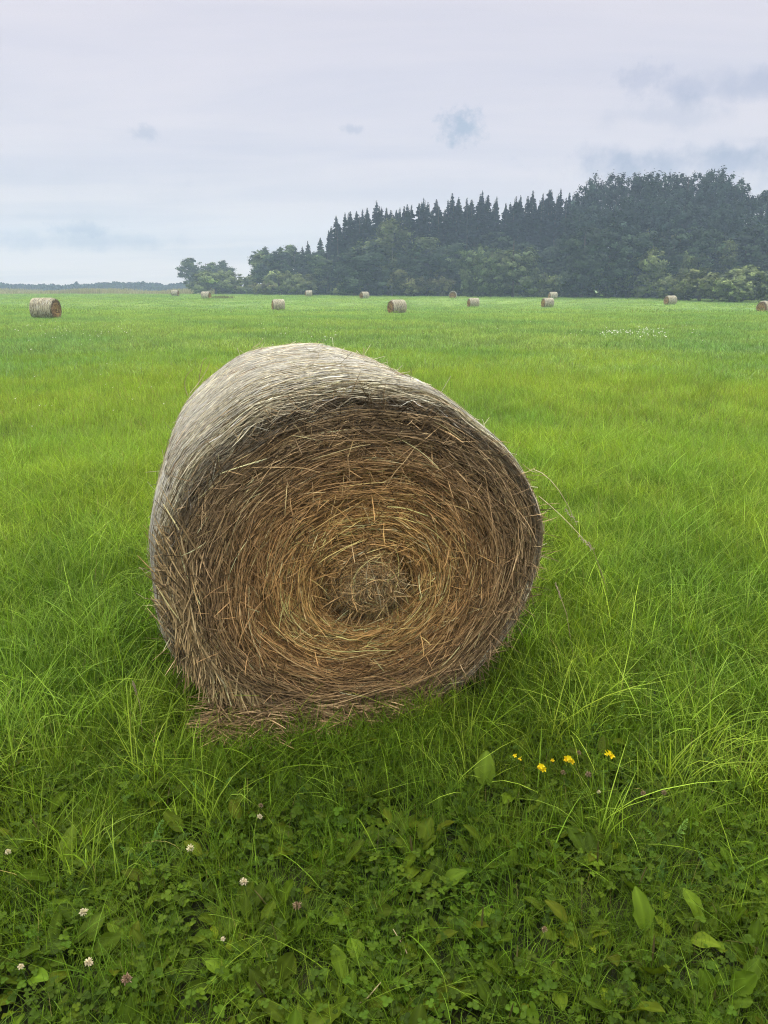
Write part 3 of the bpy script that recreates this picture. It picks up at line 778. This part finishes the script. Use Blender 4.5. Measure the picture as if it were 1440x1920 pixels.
# ------------------------------------------------------------------ trees
def trunk_mesh(H, r, mat, lean=.02, top=.04):
    mb = MB(); s = np.linspace(0, 1, 8)
    P = np.stack([lean * H * np.sin(s * 2.2), lean * H * .6 * np.sin(s * 3), -.3 + (H + .3) * s], -1)
    mb.tubes(P[None], (r * (1 - s) ** .8 + top)[None], np.ones((1, 3)), 7)
    return mb, mb
def spruce(H, Rm, seed):
    global rng; old = rng; rng = np.random.default_rng(seed)
    mb = MB(); cen, A, B, cl = [], [], [], []
    z = .05 * H; gapa = rng.uniform(0, 6.28)
    while z < H - .15:
        L0 = Rm * (1 - z / H) ** .62 * (1 if z > .12 * H else .8) * min(1, .18 + (H - z) / 3.4) + .05
        for k in range(int(8 + 3 * (1 - z / H))):
            zz = z + rng.uniform(-.35, .35)
            a = rng.uniform(0, 6.28); L = L0 * rng.uniform(.55, 1.12) * (1 + .12 * math.cos(a - gapa))
            n = max(2, int(L / .34)); s = (np.arange(n) + .6) / n
            dz = .12 * L * s - .32 * L * s ** 1.6 - .05 + (.35 * L0 if z > .85 * H else 0) * s
            p = np.stack([math.cos(a) * L * s, math.sin(a) * L * s, zz + dz], -1) + rng.normal(0, .06, (n, 3))
            d = np.array([math.cos(a), math.sin(a), -.25]); t = np.array([-math.sin(a), math.cos(a), 0])
            sz = rng.uniform(.7, 1.25, (n, 1)) * np.minimum(1, .22 + .8 * L)
            cen += [p, p - np.array([0, 0, .12])]; A += [d * .30 * sz, d * .25 * sz]
            B += [(t * .16 + np.array([0, 0, .04])) * sz, (t * .05 + np.array([0, 0, -.16])) * sz]
            c = np.array([.017, .034, .034]) * np.exp(rng.normal(0, .3)) * np.ones((n, 1)); cl += [c, c * .85]
        z += rng.uniform(.26, .46) * (1 if z < .9 * H else .8)
    cen, A, B, cl = map(np.concatenate, (cen, A, B, cl)); mb.quads(cen, A, B, cl)
    m = mb.mesh("crown", [M_TREE], False); rng = old; return m
def leafy(lobes, n_cl, n_lf, leaf, cols, seed, clr=.75, upsize=0., hang=0.):
    """lobes: (x,y,z,rx,ry,rz); leaf clumps sit in the outer part of each lobe"""
    global rng; old = rng; rng = np.random.default_rng(seed)
    lobes = np.array(lobes, float); vol = lobes[:, 3] * lobes[:, 4] * lobes[:, 5]; vol = vol ** .7
    k = rng.choice(len(lobes), n_cl, p=vol / vol.sum()); d = rand_dir(n_cl); d[:, 2] = d[:, 2] * .9 + .08
    cc = lobes[k, :3] + d * lobes[k, 3:] * (rng.uniform(.35, 1.05, (n_cl, 1)) ** .6)
    kk = cc[:, 2] > .15; cc = cc[kk]; n_cl = len(cc); r = rng.uniform(.55, 1.25, n_cl) * clr
    ck = np.array(cols[0]) + (np.array(cols[1]) - np.array(cols[0])) * rng.random((n_cl, 1)); ck = ck * np.exp(rng.normal(0, .32, (n_cl, 1)))
    cd = unit((cc - lobes[k][kk, :3]) / lobes[k][kk, 3:] ** 1.3)
    i = np.repeat(np.arange(n_cl), n_lf); n = len(i)
    p = cc[i] + rng.normal(0, .5, (n, 3)) * r[i, None] * np.array([1, 1, .8 + upsize]) 
    p[:, 2] = np.maximum(p[:, 2], .05)
    nrm = unit(rand_dir(n) * .62 + cd[i] + .5 * unit(p - cc[i]) + np.array([0, 0, .25])); a = unit(np.cross(nrm, rand_dir(n))); b = np.cross(nrm, a)
    s = rng.uniform(.6, 1.3, (n, 1)) * leaf
    mb = MB(); mb.quads(p, a * s * .62, b * s * .38, ck[i] * np.exp(rng.normal(0, .18, (n, 1))))
    m = mb.mesh("crown", [M_TREE], False); rng = old; return m
def lobes_tree(H, Rm, base, seed, n=9, spiky=0.):
    r = np.random.default_rng(seed); L = [(0, 0, (base + .5 * (1 - base)) * H, Rm * .72, Rm * .72, (1 - base) * H * .46)]
    for k in range(n):
        t = r.uniform(.05, .95); z = (base + t * (1 - base)) * H; rr = Rm * math.sin(math.pi * (.16 + .78 * t)) ** .7 * r.uniform(.45, .75); a = r.uniform(0, 6.28)
        s = Rm * r.uniform(.28, .5); L.append((rr * math.cos(a), rr * math.sin(a), min(z, H - s * (.8 + spiky)), s, s, s * (.95 + spiky)))
    return L
def bush_lobes(H, Rm, seed, n=8):
    r = np.random.default_rng(seed); L = [(0, 0, H * .42, Rm * .7, Rm * .7, H * .5)]
    for k in range(n):
        a = r.uniform(0, 6.28); q = r.uniform(.3, .75) * Rm; s = r.uniform(.28, .42) * Rm
        L.append((q * math.cos(a), q * math.sin(a), r.uniform(.2, .68) * H, s, s, r.uniform(.22, .34) * H))
    return L
PINE = ((.020, .038, .034), (.034, .054, .042)); DECID = ((.050, .078, .038), (.082, .112, .047)); BIRCH = ((.070, .098, .044), (.105, .132, .054)); WILLOW = ((.105, .135, .052), (.150, .178, .066)); ALDER = ((.088, .116, .048), (.135, .162, .060))
OLIVE = ((.095, .105, .042), (.125, .125, .05))
KIND = {}   # kind -> list of (crown mesh, trunk mesh, H, R)
def tk(H, r, mat): mb, _ = trunk_mesh(H, r, mat); return mb.mesh("trunk", [mat])
KIND['spruce'] = [(spruce(24, rm, s), tk(23.5, .26, M_BARK), 24, rm) for s, rm in ((1, 3.9), (2, 3.3), (3, 4.4), (4, 3.0), (5, 3.7))]
KIND['pine'] = [(leafy(lobes_tree(24, 4.2, .30, s, 24, .9), 230, 34, .30, PINE, s, .6, .7), tk(23, .28, M_BARK), 24, 4.2) for s in (11, 12, 13, 14)]
KIND['tree'] = [(leafy(lobes_tree(15, 4.2, .12, s, 12, .2), 170, 46, .34, DECID, s, .75), tk(13, .22, M_BARK), 15, 4.2) for s in (21, 22, 23, 24)]
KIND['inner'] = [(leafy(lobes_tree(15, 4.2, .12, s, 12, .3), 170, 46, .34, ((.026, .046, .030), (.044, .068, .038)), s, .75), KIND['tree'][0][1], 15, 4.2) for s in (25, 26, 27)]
KIND['round'] = [(leafy(bush_lobes(13, 5.2, s, 16), 230, 52, .30, ((.075, .108, .052), (.115, .148, .064)), s, .7), KIND['tree'][0][1], 13, 5.2) for s in (71, 72)]
KIND['birch'] = [(leafy(lobes_tree(17, 3.1, .18, s, 12, .7), 150, 44, .28, BIRCH, s, .65, .6), tk(13, .09, M_BIRCH), 17, 3.1) for s in (31, 32, 33)]
KIND['willow'] = [(leafy(bush_lobes(6, 4.2, s, 12), 170, 50, .26, WILLOW, s, .55), tk(4, .2, M_BARK), 6, 4.2) for s in (41, 42, 43)]
KIND['alder'] = [(leafy(bush_lobes(7, 4.4, s, 12), 180, 50, .28, ALDER, s, .6), tk(5, .2, M_BARK), 7, 4.4) for s in (51, 52, 53)]
KIND['olive'] = [(leafy(bush_lobes(5, 4.0, s, 10), 140, 46, .26, OLIVE, s, .55), tk(3.5, .15, M_BARK), 5, 4.0) for s in (61, 62)]
NAME = dict(round='leafy_tree', inner='leafy_tree', spruce='spruce_tree', pine='pine_tree', tree='leafy_tree', birch='birch_tree', willow='willow_bush', alder='alder_bush', olive='hawthorn_bush')
CAT = dict(round='tree', inner='tree', spruce='spruce', pine='pine', tree='tree', birch='birch', willow='bush', alder='bush', olive='bush')
GRP = dict(round='leafy trees at the edge of the wood', inner='trees packed inside the wood', spruce='spruces of the wood', pine='pines of the wood', tree='leafy trees at the edge of the wood', birch='birches in front of the wood', willow='pale bushes along the wood', alder='dark bushes along the wood', olive='low bushes along the wood')
cnt = {}
def plant(kind, px, ytop, d, label, width=None, group=None):
    """stand a plant on the ground at distance d with its top at the given height in the picture"""
    k = KIND[kind]; i = cnt.get(kind, 0); cnt[kind] = i + 1
    cr, tr, H, Rm = k[i % len(k)]
    top = at(px, ytop, d); z = gz1(top[0], top[1]); h = top[2] - z
    e = empty(NAME[kind], (top[0], top[1], z), rng.uniform(0, 6.28))
    sz = h / H; sx = sz if width is None else (width / F * d * 1.03 / 2) / (Rm * 1.0)
    e.scale = (sx, sx, sz)
    tag(e, label, CAT[kind], group or GRP[kind]); link("trunk", tr, e); link("crown", cr, e)
    return e

SKY = [(470, 470), (492, 462), (540, 462), (560, 452), (580, 450), (597, 446), (612, 436), (622, 422), (636, 402), (660, 392), (690, 384), (720, 380), (760, 384), (790, 366), (830, 370), (860, 366), (882, 362), (930, 360), (960, 366), (992, 358), (1012, 366), (1036, 350), (1062, 353), (1085, 360), (1105, 336), (1130, 326), (1160, 328), (1200, 321), (1250, 323), (1300, 319), (1350, 318), (1380, 330), (1396, 345), (1440, 344), (1560, 350)]
SX, SY = [a for a, _ in SKY], [b for _, b in SKY]
def sky_y(x): return float(np.interp(x, SX, SY))
ORD = ["first", "second", "third", "fourth", "fifth", "sixth", "seventh", "eighth", "ninth", "tenth"]
def row(kind, xs, d, sect, dy=0, jit=3):
    for i, x in enumerate(xs):
        plant(kind, x + rng.uniform(-7, 7), sky_y(x) + dy + rng.uniform(-5, jit) + rng.exponential(4) + 4 * math.sin(i * 2.7), d + rng.uniform(-4, 4), f"{ORD[i]} from left of the {sect}")
row('spruce', (562, 581, 600), 196, "short spruces on the skyline at the wood's low left end")
row('spruce', (614, 622, 637, 648, 662), 192, "spruces climbing the steep left shoulder of the wood", 0, 2)
row('spruce', (676, 690, 704, 721, 738, 752, 768), 190, "spruce tips on the skyline above the pale birch", 0, 12)
row('spruce', (784, 797, 812, 830, 846, 858, 870, 883), 188, "pointed spruces on the skyline left of the rounded grey-green tree", 0, 12)
row('spruce', (900, 914, 931, 946, 962, 976, 993, 1008), 186, "pointed spruces on the skyline above the rounded grey-green tree", 0, 12)
row('spruce', (1022, 1038, 1052, 1064, 1082), 184, "dark tall trees in the notch before the pine crowns rise", 0, 6)
row('pine', (1106, 1132, 1160, 1186, 1212, 1240, 1268), 172, "broad pine crowns on the wood's high right part", 0, 5)
row('pine', (1296, 1322, 1350, 1374, 1402, 1432), 168, "pine crowns at the far right end of the skyline", 0, 4)
INS = "dark tree packed inside the wood, merging with its neighbours behind the front row"
for x in np.arange(630, 1105, 9.5): plant('spruce', x + rng.uniform(-6, 6), sky_y(x) + rng.uniform(2, 26), 179 + rng.uniform(-3, 3), INS, None, "trees packed inside the wood")
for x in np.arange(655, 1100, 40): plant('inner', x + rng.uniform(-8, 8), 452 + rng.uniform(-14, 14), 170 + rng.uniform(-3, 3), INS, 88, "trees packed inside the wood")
for x in np.arange(1090, 1500, 34): plant('pine', x + rng.uniform(-6, 6), sky_y(x) + rng.uniform(40, 75), 156 + rng.uniform(-3, 3), INS, 76, "trees packed inside the wood")
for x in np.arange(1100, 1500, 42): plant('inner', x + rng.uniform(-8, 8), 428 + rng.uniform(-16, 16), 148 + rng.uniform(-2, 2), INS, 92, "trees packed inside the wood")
for x in np.arange(500, 650, 26): plant('inner', x, max(sky_y(x) + 6, 462) + rng.uniform(0, 12), 194, INS, 60, "trees packed inside the wood")
# front of the wood, each to be told by its look and place
for a in [
 ('tree', 352, 484, 240, "leftmost dark tree of the small clump that stands apart from the wood", 44),
 ('tree', 385, 485, 242, "middle dark tree of the small clump that stands apart", 50),
 ('tree', 418, 490, 244, "low right-hand tree of the small clump that stands apart", 44),
 ('willow', 402, 502, 200, "pale rounded willow bush in front of the small clump of trees", 88),
 ('alder', 450, 512, 202, "dark low bush right of the pale willow at the small clump", 84),
 ('tree', 492, 463, 204, "dark leafy tree at the low left end of the wood, first to rise", 56),
 ('tree', 542, 460, 202, "second leafy tree behind the pale bushes at the wood's left end", 60),
 ('birch', 498, 476, 192, "pale rounded tree right in front of the first dark leafy tree", 62),
 ('willow', 522, 502, 182, "light green bush left of the yellowish willow", 62),
 ('willow', 572, 509, 178, "yellowish round willow bush behind the tiny pale bale", 66),
 ('olive', 492, 526, 180, "low brownish bush at the feet of the pale rounded tree", 50),
 ('tree', 612, 470, 182, "dark leafy tree behind the yellowish willow bush", 70),
 ('alder', 655, 520, 172, "dark low bush between the yellowish willow and the birch", 70),
 ('birch', 736, 412, 166, "tallest pale birch with a white stem before the dark spruces", 74),
 ('birch', 686, 446, 168, "birch with an airy crown left of the tallest birch", 62),
 ('birch', 800, 446, 166, "thin pointed birch right of the tallest birch", 66),
 ('tree', 842, 462, 164, "dark leafy tree between the thin birch and the rounded grey-green tree", 64),
 ('olive', 762, 503, 162, "brownish hawthorn thicket at the foot of the tallest birch", 96),
 ('olive', 822, 512, 161, "brownish thicket on the right of the hawthorn, over the end-on bale", 70),
 ('round', 888, 453, 150, "pale green tree touching the rounded grey-green tree on its left", 64),
 ('round', 966, 447, 146, "large rounded grey-green tree in the middle of the wood's edge", 108),
 ('round', 924, 470, 144, "lower rounded tree in front of the large grey-green one", 70),
 ('alder', 1040, 512, 144, "dark low bush behind the close pair of bales", 70),
 ('alder', 1095, 488, 146, "dark alder right of the close pair of bales", 82),
 ('alder', 1150, 474, 142, "alder rising left of the highest bush of the long row", 86),
 ('alder', 1205, 466, 138, "highest dark bush of the long row on the right", 104),
 ('willow', 1292, 464, 136, "pale bush sticking up behind the long row, left of the narrow pale tree", 74),
 ('birch', 1363, 452, 136, "narrow pale tree standing above the long row of bushes", 56),
 ('olive', 1235, 420, 146, "brownish dead-looking tree crown inside the wood on the right", 62),
 ('alder', 1262, 510, 124, "dark bush directly behind the bale with its round end turned left", 70),
 ('willow', 1318, 498, 119, "pale broad bush right of that bale", 118),
 ('alder', 1400, 487, 113, "dark broad bush at the right border behind the cut bale", 116),
 ('willow', 1372, 518, 110, "low pale bush in front of the dark broad one at the right", 90),
 ('alder', 1475, 494, 108, "last dark bush at the right border of the picture", 110),
]: plant(a[0], a[1], a[2], a[3] + (9 if a[1] > 1000 else 4), a[4], a[5])
# undergrowth that closes the foot of the wood
def undergrowth():
    mb = MB(); n = 26000
    xs = rng.uniform(440, 1560, n); dd = np.interp(xs, [440, 600, 850, 1000, 1200, 1300, 1440, 1560], [208, 188, 168, 160, 154, 138, 124, 116]) + rng.uniform(-1.5, 7, n)
    ez = rng.random(n) ** 1.4 * (1.6 + 1.1 * np.sin(xs * .05) + .8 * np.sin(xs * .13)) + .1
    X = (xs - 720) / F * dd * 1.038; z = gz(X, dd)
    p = np.stack([X, dd, z + ez], -1); nr = unit(rand_dir(n) + np.array([0, -.4, .5])); a = unit(np.cross(nr, rand_dir(n))); b = np.cross(nr, a); s = rng.uniform(.12, .3, (n, 1))
    k = vnoise(np.stack([xs, ez * 20], -1), 26, 12)[:, None]
    mb.quads(p, a * s, b * s * .6, (np.array([.045, .075, .028]) * (1 - k) + np.array([.085, .10, .04]) * k) * np.exp(rng.normal(0, .2, (n, 1))))
    o = link("undergrowth", mb.mesh("undergrowth", [M_TREE], False)); tag(o, "low dark undergrowth along the foot of the wood", "undergrowth", kind='stuff')
undergrowth()
# tall dry grass beyond the mown field and the wood on the horizon
def dry_strip():
    n = 26000; X = rng.uniform(-190, -18, n); Y = 212 + 40 * rng.random(n) ** 1.5 + 6 * np.sin(X * .06)
    keepm = X < (-.30 + 0 * Y) * Y * .0 - 26; X, Y = X[keepm], Y[keepm]; n = len(X); z = gz(X, Y)
    h = rng.uniform(.7, 1.6, n) * (.8 + .3 * np.sin(X * .21)); t = np.linspace(0, 1, 4)
    P = np.stack([X[:, None] + rng.normal(0, .25, (n, 1)) * t ** 2, Y[:, None] + rng.normal(0, .2, (n, 1)) * t ** 2, z[:, None] + h[:, None] * t], -1)
    side = np.tile([1., 0, 0], (n, 4, 1)); k = rng.random((n, 1)); c = np.array([.24, .25, .10]) * (1 - k) + np.array([.42, .35, .22]) * k
    mb = MB(); mb.ribbons(P, rng.uniform(.06, .14, n)[:, None] * np.array([1, .9, .8, .5]), side, c * np.exp(rng.normal(0, .15, (n, 1))))
    o = link("dry_grass", mb.mesh("dry_grass", [M_DRY])); tag(o, "strip of tall pale dry grass beyond the green field", "dry grass", kind='stuff')
    # weeds beside the far bale
    mb = MB(); n = 260; c = at(414, 561, 134); X = c[0] + rng.normal(0, .9, n); Y = c[1] + rng.normal(0, 1.2, n); z = gz(X, Y); h = rng.uniform(.2, .55, n)
    P = np.stack([X[:, None] + rng.normal(0, .12, (n, 1)) * t, Y[:, None] + 0 * t, z[:, None] + h[:, None] * t], -1)
    mb.ribbons(P, rng.uniform(.04, .1, n)[:, None] * np.array([1, 1, .9, .4]), np.tile([1., 0, 0], (n, 4, 1)), np.tile([.14, .14, .06], (n, 1)) * np.exp(rng.normal(0, .3, (n, 1))))
    o = link("weeds", mb.mesh("weeds", [M_DRY])); tag(o, "dark clump of weeds beside a far bale", "weeds", kind='stuff')
dry_strip()
def far_wood():
    mb = MB(); n = 36000
    xs = rng.uniform(-260, 420, n); d = 430 + rng.uniform(0, 30, n)
    prof = 2.9 + .8 * vnoise(np.stack([xs, 0 * xs], -1), 26, 5) * 1.6 + .7 * vnoise(np.stack([xs, 0 * xs], -1), 8, 6) + 1.1 * vnoise(np.stack([xs, 0 * xs], -1), 2.3, 9) - 1.4 * np.exp(-((xs - 175) / 20) ** 2) + .5 * np.exp(-((xs - 285) / 45) ** 2) + 1.6 * np.exp(-((xs - 188) / 4) ** 2)
    X = (xs - 720) / F * d * 1.038; z = prof * rng.random(n) ** .7 * .86
    nr = unit(rand_dir(n) + np.array([0, 0, .4])); a = unit(np.cross(nr, rand_dir(n))); b = np.cross(nr, a); s = rng.uniform(.25, .6, (n, 1))
    mb.quads(np.stack([X, d, z], -1), a * s, b * s * .7, np.array([.014, .026, .028]) * np.exp(rng.normal(0, .25, (n, 1))))
    o = link("far_wood", mb.mesh("far_wood", [M_TREE], False)); tag(o, "thin dark line of woods on the left horizon", "woods", kind='stuff')
far_wood()

# ------------------------------------------------------------------ air
def haze():
    x0, x1, y0, y1, z0, z1 = -620, 560, -60, 520, -4.5, 38
    V = [(x, y, z) for x in (x0, x1) for y in (y0, y1) for z in (z0, z1)]
    Q = [(0, 1, 3, 2), (4, 6, 7, 5), (0, 4, 5, 1), (2, 3, 7, 6), (0, 2, 6, 4), (1, 5, 7, 3)]
    m, t = nt("haze"); out = N(t, 'ShaderNodeOutputMaterial'); v = N(t, 'ShaderNodeVolumePrincipled')
    v.inputs['Color'].default_value = (.58, .72, 1.0, 1); v.inputs['Density'].default_value = HAZE; v.inputs['Anisotropy'].default_value = .2
    t.links.new(v.outputs[0], out.inputs['Volume'])
    o = link("haze", make_mesh("haze", V, Q, None, [m], False)); tag(o, "thin bluish haze over the field and wood", "haze", kind='stuff')
HAZE = .00095
haze()

# ------------------------------------------------------------------ sky and sun
SUN_EL, SUN_AZ = R(52), R(-28)     # azimuth from +Y, negative is left: the sun stands behind the bale
def world():
    w = bpy.data.worlds.new("World"); bpy.context.scene.world = w; w.use_nodes = True
    t = w.node_tree; t.nodes.clear()
    out = N(t, 'ShaderNodeOutputWorld'); bg = N(t, 'ShaderNodeBackground'); bg.inputs['Strength'].default_value = .1
    sky = N(t, 'ShaderNodeTexSky'); sky.sky_type = 'NISHITA'; sky.sun_disc = False; sky.sun_elevation = SUN_EL; sky.sun_rotation = SUN_AZ
    tc = N(t, 'ShaderNodeTexCoord'); nv = N(t, 'ShaderNodeVectorMath', operation='NORMALIZE'); t.links.new(tc.outputs['Generated'], nv.inputs[0])
    sx = N(t, 'ShaderNodeSeparateXYZ'); t.links.new(nv.outputs[0], sx.inputs[0]); x, y, z = sx.outputs
    el = math_node(t, 'MULTIPLY', math_node(t, 'ARCSINE', z), 57.2958); az = math_node(t, 'MULTIPLY', math_node(t, 'ARCTAN2', x, y), 57.2958)
    # broad veil: pale lavender white, whiter low down
    cr = N(t, 'ShaderNodeValToRGB'); t.links.new(mapr(t, el, 0, 30), cr.inputs[0])
    st = [(0, (.70, .65, .64)), (.10, (.63, .60, .62)), (.28, (.618, .597, .645)), (.45, (.625, .60, .655)), (1, (.59, .562, .63))]
    e = cr.color_ramp.elements; e[0].position, e[1].position = 0, 1
    for i, (p_, c_) in enumerate(st):
        k = e[0] if i == 0 else (e[-1] if i == len(st) - 1 else e.new(p_)); k.color = (*c_, 1)
    # soft streaky structure, on a flat cloud deck
    dk = math_node(t, 'ADD', math_node(t, 'MAXIMUM', z, 0.0), .10)
    cb = N(t, 'ShaderNodeCombineXYZ'); t.links.new(math_node(t, 'DIVIDE', x, dk), cb.inputs[0]); t.links.new(math_node(t, 'DIVIDE', y, dk), cb.inputs[1])
    mp = N(t, 'ShaderNodeMapping'); mp.inputs['Scale'].default_value = (.45, 1.1, 1); t.links.new(cb.outputs[0], mp.inputs[0])
    n1 = N(t, 'ShaderNodeTexNoise', **{'Scale': .9, 'Detail': 6.0, 'Roughness': .55, 'Distortion': .3}); t.links.new(mp.outputs[0], n1.inputs['Vector'])
    col = mixc(t, mapr(t, n1.outputs['Fac'], .36, .68, smooth=True), cr.outputs[0], mixc(t, 1.0, cr.outputs[0], (.86, .895, .945), 'MULTIPLY'))
    # separate small clouds: (azimuth, elevation, half sizes, depth, tint)
    ca = N(t, 'ShaderNodeCombineXYZ'); t.links.new(az, ca.inputs[0]); t.links.new(el, ca.inputs[1])
    n2 = N(t, 'ShaderNodeTexNoise', **{'Scale': .9, 'Detail': 7.0, 'Roughness': .65}); t.links.new(ca.outputs[0], n2.inputs['Vector'])
    n3 = N(t, 'ShaderNodeTexNoise', **{'Scale': .28, 'Detail': 6.0, 'Roughness': .6}); t.links.new(ca.outputs[0], n3.inputs['Vector'])
    def px_dir(px, py):
        r = ray(px, py); r = r / np.linalg.norm(r); return math.degrees(math.atan2(r[0], r[1])), math.degrees(math.asin(r[2]))
    for px, py, wx, wy, amt, tint, nz in [(866, 236, 46, 34, 1., (.60, .72, .82), n2), (1350, 300, 270, 34, 1., (.66, .73, .83), n3), (1390, 285, 200, 18, 1., (.84, .88, .92), n3), (1395, 165, 140, 26, 1., (.74, .79, .87), n3), (1205, 150, 50, 30, .8, (.78, .82, .89), n2), (1250, 215, 130, 24, .8, (.82, .86, .91), n3), (1180, 330, 120, 16, .8, (.80, .85, .90), n3), (60, 405, 200, 8, .7, (.88, .91, .94), n3),
                                      (180, 452, 200, 20, 1., (.74, .80, .88), n3), (150, 430, 70, 13, .9, (.74, .80, .88), n2), (275, 248, 26, 15, 1., (.78, .83, .89), n2), (660, 242, 24, 10, 1., (.78, .83, .89), n2), (1420, 262, 50, 9, .7, (.84, .87, .91), n3), (560, 330, 300, 26, .35, (.92, .94, .96), n3), (120, 350, 260, 26, .5, (.91, .935, .96), n3)]:
        a0, e0 = px_dir(px, py); k = 57.3 / F
        dx = math_node(t, 'DIVIDE', math_node(t, 'SUBTRACT', az, a0), wx * k); dy = math_node(t, 'DIVIDE', math_node(t, 'SUBTRACT', el, e0), wy * k)
        r2 = math_node(t, 'SQRT', math_node(t, 'ADD', math_node(t, 'MULTIPLY', dx, dx), math_node(t, 'MULTIPLY', dy, dy)))
        v = math_node(t, 'ADD', r2, math_node(t, 'MULTIPLY', math_node(t, 'SUBTRACT', nz.outputs['Fac'], .5), 3.0))
        col = mixc(t, mapr(t, v, 1.15, .05, 0, amt, True), col, mixc(t, 1.0, col, tint, 'MULTIPLY'))
    # an overcast sky is brighter overhead, above the frame
    zen = mapr(t, z, .34, 1.0, 1.0, ZENITH, True)
    col = mixc(t, mapr(t, z, .34, .75, 0, 1, True), col, (.80, .78, .72))
    mul = N(t, 'ShaderNodeVectorMath', operation='SCALE'); t.links.new(col, mul.inputs[0]); t.links.new(math_node(t, 'MULTIPLY', zen, 10.0), mul.inputs['Scale'])
    t.links.new(mixc(t, .96, sky.outputs[0], mul.outputs[0]), bg.inputs['Color'])
    t.links.new(bg.outputs[0], out.inputs[0])
ZENITH = 4.1
world()
sl = bpy.data.lights.new("sun", 'SUN'); sl.energy = 1.5; sl.angle = R(24); sl.color = (1, .96, .90)
so = bpy.data.objects.new("sun", sl); C.objects.link(so)
from mathutils import Vector
dv = Vector((math.cos(SUN_EL) * math.sin(SUN_AZ), math.cos(SUN_EL) * math.cos(SUN_AZ), math.sin(SUN_EL)))
so.rotation_euler = dv.to_track_quat('Z', 'Y').to_euler()

# ------------------------------------------------------------------ render settings
sc = bpy.context.scene
sc.render.engine = 'CYCLES'
sc.view_settings.view_transform = 'Standard'; sc.view_settings.look = 'None'
sc.view_settings.exposure = 0.3; sc.view_settings.gamma = 1.0
sc.cycles.use_denoising = True
sc.cycles.denoising_prefilter = 'NONE'
sc.cycles.filter_width = 1.15
sc.cycles.max_bounces = 6; sc.cycles.diffuse_bounces = 3; sc.cycles.transmission_bounces = 4; sc.cycles.volume_bounces = 1
sc.cycles.sample_clamp_indirect = 6
